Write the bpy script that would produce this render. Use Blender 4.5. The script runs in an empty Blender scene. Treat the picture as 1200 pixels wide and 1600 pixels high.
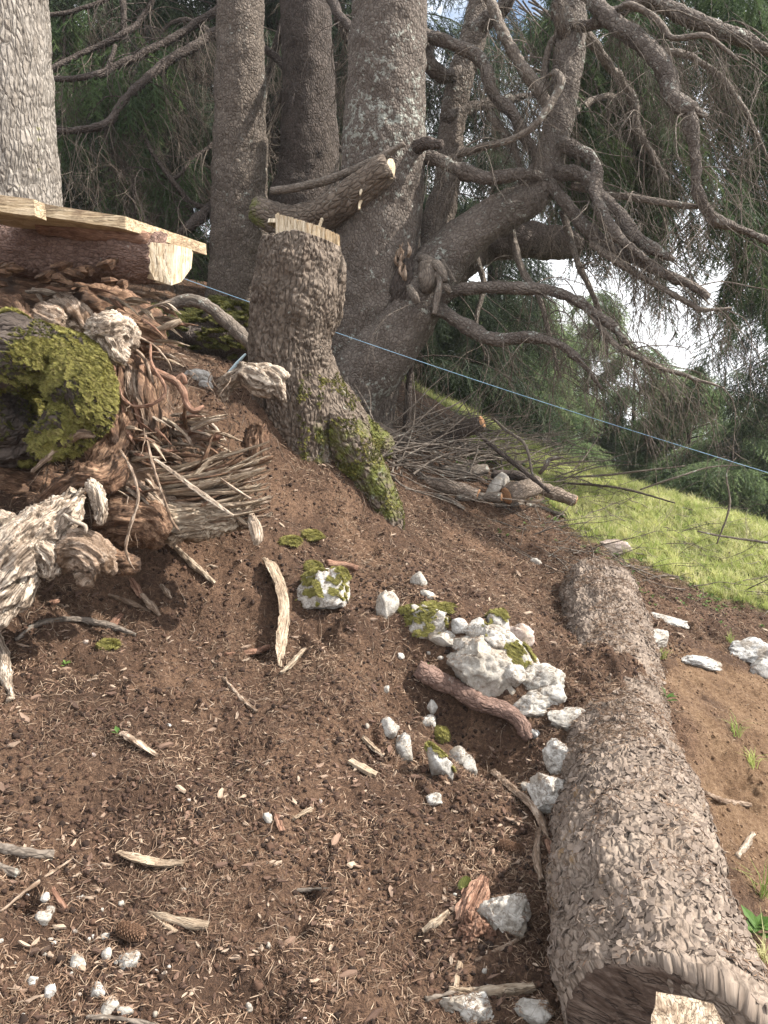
import bpy, math, random
import numpy as np
from mathutils import Vector, Matrix, Euler

R = math.radians
random.seed(7)
rng = np.random.default_rng(7)
scene = bpy.context.scene
COL = scene.collection

# ------------------------------------------------------------------ camera
PITCH = R(-12.0)
FPX = 1200.0                       # focal length in photo pixels (photo 1200 x 1600)
cam_d = bpy.data.cameras.new('camera')
cam = bpy.data.objects.new('camera', cam_d)
COL.objects.link(cam)
cam.location = (0, 0, 0)
cam.rotation_euler = (R(90) + PITCH, 0, 0)
cam_d.sensor_fit = 'VERTICAL'
cam_d.sensor_height = 36.0
cam_d.lens = 36.0 * FPX / 1600.0
cam_d.clip_start = 0.05
cam_d.clip_end = 900
scene.camera = cam

# ------------------------------------------------------------------ world, sun, exposure
SUN_DIR = Vector((0.70, 0.03, 0.70)).normalized()     # towards the sun
el = math.asin(SUN_DIR.z)
az = math.atan2(SUN_DIR.x, SUN_DIR.y)
w = bpy.data.worlds.new('World')
scene.world = w
w.use_nodes = True
nt = w.node_tree
nt.nodes.clear()
wo = nt.nodes.new('ShaderNodeOutputWorld')
bg = nt.nodes.new('ShaderNodeBackground')
sky = nt.nodes.new('ShaderNodeTexSky')
sky.sky_type = 'NISHITA'
sky.sun_disc = False
sky.sun_elevation = el
sky.sun_rotation = az
sky.air_density = 1.0
sky.dust_density = 2.0
tc = nt.nodes.new('ShaderNodeTexCoord')
mp = nt.nodes.new('ShaderNodeMapping')
mp.inputs['Scale'].default_value = (1.0, 1.0, 2.2)
nz = nt.nodes.new('ShaderNodeTexNoise')
nz.inputs['Scale'].default_value = 3.2
nz.inputs['Detail'].default_value = 7
nz.inputs['Roughness'].default_value = 0.55
rp = nt.nodes.new('ShaderNodeValToRGB')
rp.color_ramp.elements[0].position = 0.36
rp.color_ramp.elements[1].position = 0.54
mx = nt.nodes.new('ShaderNodeMix')
mx.data_type = 'RGBA'
mx.inputs[7].default_value = (13.0, 13.2, 13.6, 1)      # cloud white
nt.links.new(tc.outputs['Generated'], mp.inputs['Vector'])
nt.links.new(mp.outputs['Vector'], nz.inputs['Vector'])
nt.links.new(nz.outputs['Fac'], rp.inputs['Fac'])
nt.links.new(rp.outputs['Color'], mx.inputs[0])
nt.links.new(sky.outputs['Color'], mx.inputs[6])
nt.links.new(mx.outputs[2], bg.inputs['Color'])
bg.inputs['Strength'].default_value = 0.088
nt.links.new(bg.outputs['Background'], wo.inputs['Surface'])

sd = bpy.data.lights.new('sun', 'SUN')
sd.energy = 5.0
sd.angle = R(0.6)
sd.color = (1.0, 0.95, 0.87)
so = bpy.data.objects.new('sun', sd)
so.rotation_euler = (-SUN_DIR).to_track_quat('-Z', 'Y').to_euler()
COL.objects.link(so)

vs = scene.view_settings
vs.view_transform = 'Standard'
vs.look = 'None'
vs.gamma = 1
vs.use_curve_mapping = False
vs.exposure = 1.13
scene.cycles.max_bounces = 5
scene.cycles.diffuse_bounces = 3
scene.cycles.transparent_max_bounces = 8
scene.cycles.use_denoising = True

# ------------------------------------------------------------------ numpy helpers
CP, SP = math.cos(PITCH), math.sin(PITCH)

def ray(u, v):
    a = (u - 600.0) / FPX
    b = (800.0 - v) / FPX
    return np.array([a, CP - SP * b, SP + CP * b])

def P(u, v, t):
    return ray(u, v) * t

_perm = rng.permutation(4096)
_grad = rng.normal(size=(4096, 3))
_grad /= np.linalg.norm(_grad, axis=1)[:, None]

def _h(ix, iy, iz):
    return _perm[(_perm[(_perm[ix & 4095] + iy) & 4095] + iz) & 4095]

def noise(Q):
    Q = np.asarray(Q, float)
    i = np.floor(Q).astype(np.int64)
    f = Q - i
    w_ = f * f * f * (f * (f * 6 - 15) + 10)
    out = np.zeros(len(Q))
    for dx in (0, 1):
        wx = w_[:, 0] if dx else 1 - w_[:, 0]
        for dy in (0, 1):
            wy = w_[:, 1] if dy else 1 - w_[:, 1]
            for dz in (0, 1):
                wz = w_[:, 2] if dz else 1 - w_[:, 2]
                g = _grad[_h(i[:, 0] + dx, i[:, 1] + dy, i[:, 2] + dz)]
                d = g[:, 0] * (f[:, 0] - dx) + g[:, 1] * (f[:, 1] - dy) + g[:, 2] * (f[:, 2] - dz)
                out += wx * wy * wz * d
    return out * 1.6

def fbm(Q, o=4, gain=0.5):
    Q = np.asarray(Q, float)
    s = np.zeros(len(Q)); a = 1.0
    for k in range(o):
        s += a * noise(Q * 2 ** k + 17.3 * k)
        a *= gain
    return s

def ridged(Q, o=3):
    s = np.zeros(len(Q)); a = 1.0
    for k in range(o):
        s += a * (1 - np.abs(noise(Q * 2 ** k + 9.1 * k)) * 2.2)
        a *= 0.5
    return s

def cells(Q):
    """F1, F2 distances and cell hash."""
    Q = np.asarray(Q, float)
    i = np.floor(Q).astype(np.int64)
    f1 = np.full(len(Q), 9.0); f2 = np.full(len(Q), 9.0); cid = np.zeros(len(Q), np.int64)
    for dx in (-1, 0, 1):
        for dy in (-1, 0, 1):
            for dz in (-1, 0, 1):
                h = _h(i[:, 0] + dx, i[:, 1] + dy, i[:, 2] + dz)
                c = i + (dx, dy, dz) + 0.5 + _grad[h] * 0.42
                d = np.linalg.norm(Q - c, axis=1)
                m = d < f1
                f2 = np.where(m, f1, np.minimum(f2, d))
                cid = np.where(m, h, cid)
                f1 = np.where(m, d, f1)
    return f1, f2, cid

def sstep(a, b, x):
    t = np.clip((x - a) / (b - a), 0, 1)
    return t * t * (3 - 2 * t)

# ------------------------------------------------------------------ objects
def tag(o, label=None, cat=None, group=None, kind=None):
    if label: o['label'] = label
    if cat: o['category'] = cat
    if group: o['group'] = group
    if kind: o['kind'] = kind
    return o

def mesh_from(name, V, F, mat=None, smooth=True, attrs=None):
    """V (n,3); F (m,k) int array or list of such arrays."""
    me = bpy.data.meshes.new(name)
    V = np.ascontiguousarray(V, dtype=np.float32)
    if isinstance(F, np.ndarray): F = [F]
    F = [np.asarray(f, np.int32) for f in F if len(f)]
    nl = sum(f.size for f in F); nf = sum(len(f) for f in F)
    me.vertices.add(len(V)); me.vertices.foreach_set('co', V.ravel())
    me.loops.add(nl); me.polygons.add(nf)
    me.loops.foreach_set('vertex_index', np.concatenate([f.ravel() for f in F]))
    tot = np.concatenate([np.full(len(f), f.shape[1], np.int32) for f in F])
    st = np.concatenate([[0], np.cumsum(tot)[:-1]]).astype(np.int32)
    me.polygons.foreach_set('loop_start', st)
    me.polygons.foreach_set('loop_total', tot)
    me.update(calc_edges=True)
    me.polygons.foreach_set('use_smooth', np.full(nf, smooth, dtype=bool))
    if attrs:
        for k, a in attrs.items():
            a = np.asarray(a, np.float32)
            if a.ndim == 1:
                at = me.attributes.new(k, 'FLOAT', 'POINT'); at.data.foreach_set('value', a)
            else:
                at = me.attributes.new(k, 'FLOAT_VECTOR', 'POINT'); at.data.foreach_set('vector', a.ravel())
    if mat:
        me.materials.append(mat)
    me.validate()
    return me

def obj(name, V, F, mat=None, parent=None, smooth=True, attrs=None):
    V = np.asarray(V, float)
    if parent is not None:
        V = V - np.array(root_loc(parent))
        me = mesh_from(name, V, F, mat, smooth, attrs)
        o = bpy.data.objects.new(name, me); COL.objects.link(o); o.parent = parent
    else:
        c = V.mean(0); c[2] = V[:, 2].min()
        me = mesh_from(name, V - c, F, mat, smooth, attrs)
        o = bpy.data.objects.new(name, me); COL.objects.link(o); o.location = c
    return o

def root_loc(o):
    l = np.zeros(3)
    while o is not None:
        l = l + np.array(o.location); o = o.parent
    return l

def empty(name, loc, label, cat, group=None):
    e = bpy.data.objects.new(name, None); COL.objects.link(e)
    e.location = tuple(loc); e.empty_display_size = 0.1
    return tag(e, label, cat, group)

# ------------------------------------------------------------------ materials
def newmat(name):
    m = bpy.data.materials.new(name); m.use_nodes = True
    t = m.node_tree; t.nodes.clear()
    o = t.nodes.new('ShaderNodeOutputMaterial')
    b = t.nodes.new('ShaderNodeBsdfPrincipled')
    b.inputs['Roughness'].default_value = 0.85
    b.inputs['Specular IOR Level'].default_value = 0.25
    t.links.new(b.outputs[0], o.inputs['Surface'])
    return m, t, b, o

class NB:
    def __init__(s, t): s.t = t
    def n(s, typ, **k):
        x = s.t.nodes.new(typ)
        for a, v in k.items(): setattr(x, a, v)
        return x
    def link(s, a, b): s.t.links.new(a, b)
    def noise(s, vec, scale, detail=4, rough=0.6, dist=0.0):
        x = s.n('ShaderNodeTexNoise'); x.inputs['Scale'].default_value = scale
        x.inputs['Detail'].default_value = detail; x.inputs['Roughness'].default_value = rough
        x.inputs['Distortion'].default_value = dist
        s.link(vec, x.inputs['Vector']); return x.outputs['Fac']
    def voro(s, vec, scale, feature='F1'):
        x = s.n('ShaderNodeTexVoronoi', feature=feature); x.inputs['Scale'].default_value = scale
        s.link(vec, x.inputs['Vector']); return x
    def ramp(s, fac, stops):
        x = s.n('ShaderNodeValToRGB'); e = x.color_ramp.elements
        while len(e) > 1: e.remove(e[-1])
        e[0].position = stops[0][0]; e[0].color = (*stops[0][1], 1)
        for p, c in stops[1:]:
            q = e.new(p); q.color = (*c, 1)
        s.link(fac, x.inputs['Fac']); return x.outputs['Color']
    def fac(s, fac, a, b, lo=0.0, hi=1.0):
        x = s.n('ShaderNodeMapRange'); x.inputs['From Min'].default_value = a; x.inputs['From Max'].default_value = b
        x.inputs['To Min'].default_value = lo; x.inputs['To Max'].default_value = hi
        s.link(fac, x.inputs['Value']); return x.outputs['Result']
    def mix(s, f, a, b, blend='MIX'):
        x = s.n('ShaderNodeMix', data_type='RGBA', blend_type=blend)
        for sock, val in ((0, f), (6, a), (7, b)):
            if isinstance(val, (int, float)): x.inputs[sock].default_value = val
            elif isinstance(val, tuple): x.inputs[sock].default_value = (*val, 1)
            else: s.link(val, x.inputs[sock])
        return x.outputs[2]
    def math(s, op, a, b=0.0):
        x = s.n('ShaderNodeMath', operation=op)
        for sock, val in ((0, a), (1, b)):
            if isinstance(val, (int, float)): x.inputs[sock].default_value = val
            else: s.link(val, x.inputs[sock])
        return x.outputs[0]
    def attr(s, name):
        x = s.n('ShaderNodeAttribute', attribute_name=name); return x
    def scale(s, vec, sc):
        x = s.n('ShaderNodeMapping'); x.inputs['Scale'].default_value = sc
        s.link(vec, x.inputs['Vector']); return x.outputs['Vector']
    def bump(s, h, dist, strength=1.0, normal=None):
        x = s.n('ShaderNodeBump'); x.inputs['Distance'].default_value = dist; x.inputs['Strength'].default_value = strength
        s.link(h, x.inputs['Height'])
        if normal: s.link(normal, x.inputs['Normal'])
        return x.outputs['Normal']

def bark_mat(name, dark, mid, light, cell=38.0, stretch=0.6, lichen=0.0, moss=0.0, lichcol=(0.30, 0.31, 0.27), bump=0.006):
    m, t, b, o = newmat(name); N = NB(t)
    g = N.attr('grain').outputs['Vector']
    gs = N.scale(g, (1, 1, stretch))
    warp = N.noise(gs, 14, 3)
    mixv = N.n('ShaderNodeVectorMath', operation='ADD')
    wv = N.n('ShaderNodeVectorMath', operation='SCALE'); wn = N.n('ShaderNodeTexNoise'); wn.inputs['Scale'].default_value = 20
    N.link(gs, wn.inputs['Vector']); N.link(wn.outputs['Color'], wv.inputs[0]); wv.inputs['Scale'].default_value = 0.035
    N.link(gs, mixv.inputs[0]); N.link(wv.outputs[0], mixv.inputs[1])
    v1 = N.voro(mixv.outputs[0], cell); ve = N.voro(mixv.outputs[0], cell, 'DISTANCE_TO_EDGE')
    fine = N.noise(gs, 150, 4, 0.7)
    big = N.noise(g, 5, 4)
    c = N.ramp(N.math('ADD', N.math('MULTIPLY', fine, 0.55), N.math('MULTIPLY', big, 0.45)), [(0.30, dark), (0.5, mid), (0.70, light)])
    csep = N.n('ShaderNodeSeparateColor'); N.link(v1.outputs['Color'], csep.inputs[0])
    c = N.mix(N.fac(csep.outputs[0], 0, 1, 0, 0.45), c, light, 'MIX')
    crack = N.fac(ve.outputs['Distance'], 0.0, 0.13, 0.5, 0.0)
    c = N.mix(crack, c, tuple(x * 0.55 for x in dark))
    if lichen > 0:
        l = N.noise(g, 26, 6, 0.72)
        l2 = N.noise(g, 3.0, 2)
        lm = N.fac(N.math('ADD', l, N.math('MULTIPLY', l2, 0.5)), 0.93 - lichen, 0.99 - lichen)
        c = N.mix(N.math('MULTIPLY', lm, 0.8), c, lichcol)
    if moss > 0:
        l = N.noise(g, 9, 6, 0.7)
        pa = N.attr('moss').outputs['Fac']
        lm = N.fac(N.math('ADD', l, pa), 0.98, 1.12)
        c = N.mix(N.math('MULTIPLY', lm, moss), c, (0.10, 0.11, 0.02))
    N.link(c, b.inputs['Base Color'])
    hh = N.math('ADD', N.fac(ve.outputs['Distance'], 0, 0.25), N.math('MULTIPLY', fine, 0.5))
    N.link(N.bump(hh, bump), b.inputs['Normal'])
    return m

def wood_mat(name, dark, mid, light, k=90.0, stretch=0.08, rough=0.8, bump=0.004, warp=0.028, dirt=None):
    m, t, b, o = newmat(name); N = NB(t)
    g = N.attr('grain').outputs['Vector']
    wn = N.n('ShaderNodeTexNoise'); wn.inputs['Scale'].default_value = 9; wn.inputs['Detail'].default_value = 3
    N.link(g, wn.inputs['Vector'])
    wv = N.n('ShaderNodeVectorMath', operation='SCALE'); N.link(wn.outputs['Color'], wv.inputs[0]); wv.inputs['Scale'].default_value = warp
    ad = N.n('ShaderNodeVectorMath', operation='ADD'); N.link(g, ad.inputs[0]); N.link(wv.outputs[0], ad.inputs[1])
    gs = N.scale(ad.outputs[0], (1, 1, stretch))
    f1 = N.noise(gs, k * 3.2, 5, 0.7)
    f2 = N.noise(gs, k * 1.0, 4, 0.65)
    f3 = N.noise(g, 16, 5, 0.7)
    f = N.math('ADD', N.math('MULTIPLY', f1, 0.4), N.math('ADD', N.math('MULTIPLY', f2, 0.35), N.math('MULTIPLY', f3, 0.25)))
    c = N.ramp(f, [(0.40, dark), (0.49, mid), (0.58, light)])
    crk = N.noise(gs, k * 1.3, 3, 0.5)
    crk = N.math('ABSOLUTE', N.math('SUBTRACT', crk, 0.5))
    crm = N.fac(crk, 0.0, 0.022, 0.85, 0.0)
    c = N.mix(crm, c, tuple(x * 0.6 for x in dark))
    oi = N.n('ShaderNodeObjectInfo')
    c = N.mix(N.fac(oi.outputs['Random'], 0, 1, 0.0, 0.35), c, mid)
    if dirt:
        dn = N.noise(g, 7, 5, 0.7)
        c = N.mix(N.fac(dn, 0.5, 0.62), c, dirt)
    N.link(c, b.inputs['Base Color']); b.inputs['Roughness'].default_value = rough
    N.link(N.bump(N.math('SUBTRACT', f, N.math('MULTIPLY', crm, 0.25)), bump * 3.0), b.inputs['Normal'])
    return m

def inst_mat(name, cols, rough=0.7, noise_scale=60, transl=0.0, spatial=0.0):
    """per-instance random colour along a ramp."""
    m, t, b, o = newmat(name); N = NB(t)
    oi = N.n('ShaderNodeObjectInfo')
    st = [(i / max(1, len(cols) - 1), c) for i, c in enumerate(cols)]
    c = N.ramp(oi.outputs['Random'], st)
    gg = N.n('ShaderNodeTexCoord').outputs['Object']
    nn = N.noise(gg, noise_scale, 3)
    c = N.mix(N.fac(nn, 0.3, 0.7, 0.0, 0.5), c, tuple(x * 0.5 for x in cols[len(cols) // 2]))
    if spatial > 0:
        ps = N.n('ShaderNodeNewGeometry').outputs['Position']
        sn = N.noise(ps, 3.1, 5, 0.65)
        c = N.mix(N.fac(sn, 0.40, 0.58, 0.0, spatial), c, tuple(x * 0.35 for x in cols[0]))
    N.link(c, b.inputs['Base Color']); b.inputs['Roughness'].default_value = rough
    if transl > 0:
        tr = N.n('ShaderNodeBsdfTranslucent'); N.link(c, tr.inputs['Color'])
        ms = N.n('ShaderNodeMixShader'); ms.inputs[0].default_value = transl
        N.link(b.outputs[0], ms.inputs[1]); N.link(tr.outputs[0], ms.inputs[2]); N.link(ms.outputs[0], o.inputs['Surface'])
    return m

M = {}
M['bark_trunk'] = bark_mat('bark_trunk', (0.035, 0.026, 0.020), (0.10, 0.077, 0.060), (0.21, 0.172, 0.14), 50, 0.7, lichen=0.05, bump=0.008)
M['bark_lichen'] = bark_mat('bark_lichen', (0.035, 0.027, 0.021), (0.095, 0.074, 0.060), (0.19, 0.16, 0.135), 50, 0.7, lichen=0.085)
M['bark_pale'] = bark_mat('bark_pale', (0.07, 0.056, 0.045), (0.21, 0.18, 0.15), (0.38, 0.345, 0.305), 44, 0.3, lichen=0.03, bump=0.010, lichcol=(0.20, 0.19, 0.08))
M['bark_stump'] = bark_mat('bark_stump', (0.04, 0.028, 0.02), (0.115, 0.085, 0.063), (0.24, 0.195, 0.155), 40, 0.45, lichen=0.03, moss=0.9, bump=0.01)
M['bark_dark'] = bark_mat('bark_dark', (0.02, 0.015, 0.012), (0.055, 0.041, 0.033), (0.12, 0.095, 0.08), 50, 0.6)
M['bark_limb'] = bark_mat('bark_limb', (0.04, 0.031, 0.024), (0.11, 0.087, 0.068), (0.24, 0.20, 0.165), 55, 0.5, lichen=0.08, bump=0.003)
M['bark_log'] = bark_mat('bark_log', (0.06, 0.042, 0.03), (0.17, 0.128, 0.098), (0.31, 0.25, 0.20), 48, 0.8, bump=0.006, lichen=0.02, lichcol=(0.22, 0.14, 0.07))
M['bark_rust'] = bark_mat('bark_rust', (0.05, 0.028, 0.02), (0.14, 0.085, 0.065), (0.27, 0.18, 0.145), 80, 0.6, lichen=0.02, bump=0.004)
M['wood_old'] = wood_mat('wood_old', (0.05, 0.03, 0.02), (0.21, 0.145, 0.10), (0.46, 0.37, 0.29), 70, 0.10, dirt=(0.10, 0.06, 0.035))
M['wood_bleached'] = wood_mat('wood_bleached', (0.045, 0.03, 0.02), (0.25, 0.19, 0.14), (0.56, 0.48, 0.39), 48, 0.06, warp=0.05)
M['wood_brown'] = wood_mat('wood_brown', (0.035, 0.018, 0.011), (0.12, 0.065, 0.038), (0.32, 0.205, 0.13), 60, 0.12, dirt=(0.05, 0.03, 0.02))
M['wood_splinter'] = wood_mat('wood_splinter', (0.11, 0.07, 0.045), (0.28, 0.21, 0.145), (0.50, 0.42, 0.32), 70, 0.06)
M['wood_red'] = wood_mat('wood_red', (0.07, 0.032, 0.02), (0.19, 0.10, 0.065), (0.34, 0.215, 0.15), 80, 0.1)
M['wood_cut'] = wood_mat('wood_cut', (0.30, 0.20, 0.11), (0.55, 0.44, 0.30), (0.74, 0.65, 0.50), 45, 0.06)
M['wood_plank'] = wood_mat('wood_plank', (0.26, 0.18, 0.10), (0.47, 0.36, 0.23), (0.62, 0.51, 0.36), 60, 0.05, warp=0.02, dirt=(0.27, 0.19, 0.12))
M['wood_endgrain'] = wood_mat('wood_endgrain', (0.035, 0.022, 0.016), (0.075, 0.05, 0.037), (0.15, 0.11, 0.085), 30, 0.15)  # dark brown end wood, with the shade on this face painted in

# ------------------------------------------------------------------ the ground's height
# control points: (u, v, height) for points below the horizon, seen in the photo
CTRL = []
for u, v, z in [(-150, 1700, -1.34), (0, 1600, -1.36), (300, 1600, -1.42), (600, 1600, -1.48), (850, 1590, -1.52), (0, 1300, -1.24), (300, 1300, -1.32),
                (600, 1300, -1.41), (0, 1100, -1.10), (250, 1080, -1.16), (450, 1120, -1.24), (600, 1130, -1.31), (100, 980, -0.99), (0, 960, -0.93),
                (260, 950, -1.00), (330, 885, -0.88), (450, 990, -1.13), (600, 950, -1.07), (560, 880, -0.97), (450, 860, -0.86), (620, 825, -0.90),
                (430, 780, -0.68), (500, 760, -0.66), (450, 690, -0.45), (530, 720, -0.62),
                (870, 1300, -1.47), (860, 1560, -1.52), (760, 1300, -1.46), (730, 1230, -1.46), (850, 1180, -1.46), (850, 1060, -1.33), (900, 1150, -1.42),
                (760, 1000, -1.17), (690, 945, -1.07), (650, 1200, -1.42), (640, 990, -1.14), (600, 1060, -1.24), (700, 1120, -1.42), (880, 960, -1.34),
                (760, 880, -1.14), (700, 850, -1.06), (700, 790, -0.99), (820, 820, -1.13), (900, 890, -1.28),
                (980, 1120, -1.30), (1010, 1080, -1.38), (960, 1105, -1.31),
                (1050, 1000, -1.52), (1200, 960, -1.66), (1000, 880, -1.38), (1100, 1060, -1.58), (1200, 1200, -1.68), (1200, 1450, -1.76), (1080, 1200, -1.58),
                (1140, 1400, -1.62), (1220, 1620, -1.75), (1000, 900, -1.40)]:
    d = ray(u, v); CTRL.append(d * (z / d[2]))
for u, v, t in [(350, 650, 3.62), (420, 630, 3.78), (300, 592, 3.95), (520, 660, 4.15), (590, 700, 4.5), (560, 640, 5.1), (330, 482, 6.5), (300, 540, 4.9),
                (240, 560, 4.2), (620, 680, 5.8), (740, 690, 6.6), (830, 706, 8.3), (920, 738, 7.9), (1000, 764, 7.5), (1100, 796, 7.1), (1200, 828, 6.8),
                (1330, 868, 6.4), (700, 640, 9.4), (620, 615, 9.6), (420, 470, 7.5), (850, 790, 5.6), (1000, 820, 5.9), (1200, 880, 5.7), (760, 760, 5.3)]:
    CTRL.append(P(u, v, t))
CTRL = [tuple(c) for c in CTRL]
CTRL += [(-1.2, 3.35, -0.25), (-1.7, 3.4, -0.1), (-2.3, 2.2, -0.6), (-1.0, 3.45, -0.28), (-2.2, 4.8, 0.15), (-3.5, 4.5, 0.4), (-3.5, 8, 0.9), (-6, 6, 1.4), (-3, 1, -0.8), (-6, 0, -0.3),
         (0, -1, -1.6), (3, -1, -2.3), (4, 2, -2.5), (-1, -2, -1.5), (-2.0, 10, 0.4), (1.0, 11, -0.7), (3, 10.5, -2.1), (4.5, 8.2, -2.75), (5.5, 9, -3.3), (7, 6, -3.9),
         (0, 14, -0.9), (4, 14, -3.4), (8, 12, -5.0), (-6, 14, 0.9), (10, 4, -5), (9, 0, -4.6), (-10, 10, 2), (-10, 2, 1.4), (-2, 17, -1), (5, 18, -5)]
CTRL = np.array(CTRL)
n = len(CTRL)
def tps(r2): return 0.5 * r2 * np.log(r2 + 1e-9)
A = np.zeros((n + 3, n + 3))
d2 = ((CTRL[:, None, :2] - CTRL[None, :, :2]) ** 2).sum(-1)
A[:n, :n] = tps(d2) + np.eye(n) * 0.01
A[:n, n] = 1; A[:n, n + 1:] = CTRL[:, :2]; A[n, :n] = 1; A[n + 1:, :n] = CTRL[:, :2].T
sol = np.linalg.solve(A, np.concatenate([CTRL[:, 2], [0, 0, 0]]))

GX = np.arange(-4.5, 9.01, 0.04); GY = np.arange(-1.0, 15.01, 0.04)
gxx, gyy = np.meshgrid(GX, GY, indexing='ij')
pts2 = np.stack([gxx.ravel(), gyy.ravel()], 1)
hz = np.zeros(len(pts2))
for i0 in range(0, len(pts2), 40000):
    q = pts2[i0:i0 + 40000]
    hz[i0:i0 + 40000] = tps(((q[:, None] - CTRL[None, :, :2]) ** 2).sum(-1)) @ sol[:n] + sol[n] + q @ sol[n + 1:]
HG = hz.reshape(gxx.shape)

BUMPS = []      # (x, y, radius, height) local hollows and heaps
def macro(x, y):
    x = np.asarray(x, float); y = np.asarray(y, float)
    xc = np.clip(x, GX[0], GX[-1] - 0.001); yc = np.clip(y, GY[0], GY[-1] - 0.001)
    fx = (xc - GX[0]) / 0.04; fy = (yc - GY[0]) / 0.04
    ix = np.minimum(fx.astype(int), len(GX) - 2); iy = np.minimum(fy.astype(int), len(GY) - 2); fx = fx - ix; fy = fy - iy
    z = HG[ix, iy] * (1 - fx) * (1 - fy) + HG[ix + 1, iy] * fx * (1 - fy) + HG[ix, iy + 1] * (1 - fx) * fy + HG[ix + 1, iy + 1] * fx * fy
    out = np.hypot(x - xc, y - yc)
    far = -0.16 * (x - xc) - 0.22 * np.maximum(0, y - yc)
    far = np.where(out > 0, np.clip(far, -17, 9), 0)
    z = np.clip(z, -7, 3) + far
    for bx_, by_, br, bh in BUMPS:
        z = z + bh * np.exp(-((x - bx_) ** 2 + (y - by_) ** 2) / (br * br))
    return z

def hfull(x, y):
    x = np.asarray(x, float); y = np.asarray(y, float)
    z0 = np.zeros_like(x)
    q = np.stack([x, y, z0], 1)
    z = macro(x, y)
    z = z + 0.026 * fbm(q * 3.1, 3) + 0.013 * fbm(q * 11 + 5, 2)
    near = sstep(7.0, 4.0, np.hypot(x, y))
    cl = fbm(q * 34 + 3, 3)
    pat = sstep(-0.25, 0.45, fbm(q * 2.6 + 60, 2))
    z = z + near * (0.0065 * cl + 0.012 * np.maximum(0, noise(q * 19 + 40) - 0.12)) + near * pat * (0.030 * (ridged(q * 7.3 + 21, 2) - 1.0) - 0.040 * np.maximum(0, noise(q * 12 + 77) - 0.22))
    return z

TT = np.concatenate([np.arange(1.2, 5.0, 0.006), np.arange(5.0, 16.0, 0.03)])
def gt(u, v):
    d = ray(u, v); pp = d[None] * TT[:, None]
    g = pp[:, 2] - hfull(pp[:, 0], pp[:, 1])
    k = np.argmax(g < 0)
    if g[k] >= 0: return None
    if k == 0: return TT[0]
    a, b = g[k - 1], g[k]
    return TT[k - 1] + (TT[k] - TT[k - 1]) * a / (a - b)
def G(u, v, lift=0.0):
    t = gt(u, v)
    if t is None: t = 9.0
    p = P(u, v, t); p[2] += lift
    return p

def bump_at(u, v, r, h):
    p = G(u, v); BUMPS.append((p[0], p[1], r, h))
bump_at(770, 1175, 0.13, -0.12)
bump_at(700, 1150, 0.10, -0.07)
bump_at(400, 985, 0.07, -0.07)
bump_at(150, 905, 0.16, -0.10)
bump_at(600, 1060, 0.12, -0.05)
bump_at(560, 1000, 0.12, 0.04)
bump_at(690, 965, 0.14, 0.05)
bump_at(760, 1010, 0.13, 0.05)
bump_at(480, 1060, 0.10, -0.03)
bump_at(640, 1110, 0.09, -0.06)
bump_at(710, 1090, 0.08, -0.07)
bump_at(620, 1030, 0.07, -0.04)
bump_at(930, 840, 0.2, 0.03)
bump_at(1120, 1150, 0.15, 0.035)
bump_at(1160, 1300, 0.12, -0.03)
bump_at(420, 1130, 0.12, 0.03)
bump_at(200, 1200, 0.15, 0.03)
bump_at(330, 1190, 0.10, -0.03)
bump_at(330, 860, 0.10, -0.06)
bump_at(640, 1180, 0.09, -0.05)
BUMPS += [(0.98, 3.06, 0.15, 0.08), (0.90, 2.85, 0.10, 0.03)]

def inpoly(x, y, poly):
    poly = np.asarray(poly)[:, :2]; inside = np.zeros(len(x), bool); j = len(poly) - 1
    for i in range(len(poly)):
        xi, yi = poly[i]; xj, yj = poly[j]
        c = ((yi > y) != (yj > y)) & (x < (xj - xi) * (y - yi) / (yj - yi + 1e-12) + xi)
        inside ^= c; j = i
    return inside

gb = [G(u, v)[:2] for u, v in [(1330, 1010), (1200, 955), (1090, 915), (990, 880), (920, 850), (870, 800), (830, 770), (800, 740)]]
GRASS = np.array([(600, -60), (7, 1.5)] + [tuple(p) for p in gb] + [(1.0, 7.8), (-0.2, 8.5), (-3, 9.5), (-60, 14), (-600, 100), (-600, 900), (900, 900)])
tb = [G(u, v)[:2] for u, v in [(1030, 1030), (1110, 1010), (1230, 1060), (1500, 1150), (1500, 1500), (1300, 1600), (1150, 1590), (1120, 1400), (1060, 1250), (1045, 1150), (1050, 1080)]]
TAN = np.array(tb)

# ------------------------------------------------------------------ ground sheet
def axis(lo, hi, fine, a, b, g=1.10):
    m = list(np.arange(lo, hi, fine)); s = fine; x = hi; up = []
    while x < b: up.append(x); s *= g; x += s
    up.append(b); s = fine; x = lo - fine; dn = []
    while x > a: dn.append(x); s *= g; x -= s
    dn.append(a)
    return np.array(dn[::-1] + m + up)
ax_ = axis(-1.5, 1.9, 0.0085, -120, 120, 1.08); ay_ = axis(1.1, 4.6, 0.0095, -60, 160, 1.055)
xx, yy = np.meshgrid(ax_, ay_, indexing='ij')
X = xx.ravel(); Y = yy.ravel()
Z = np.zeros(len(X))
for i0 in range(0, len(X), 60000): Z[i0:i0 + 60000] = hfull(X[i0:i0 + 60000], Y[i0:i0 + 60000])
na, nb = xx.shape
idx = np.arange(na * nb).reshape(na, nb)
F = np.stack([idx[:-1, :-1].ravel(), idx[1:, :-1].ravel(), idx[1:, 1:].ravel(), idx[:-1, 1:].ravel()], 1)
q = np.stack([X, Y, 0 * X], 1)
jit = fbm(q * 2.2, 4)
gm = np.zeros(len(X)); tm = np.zeros(len(X))
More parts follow.
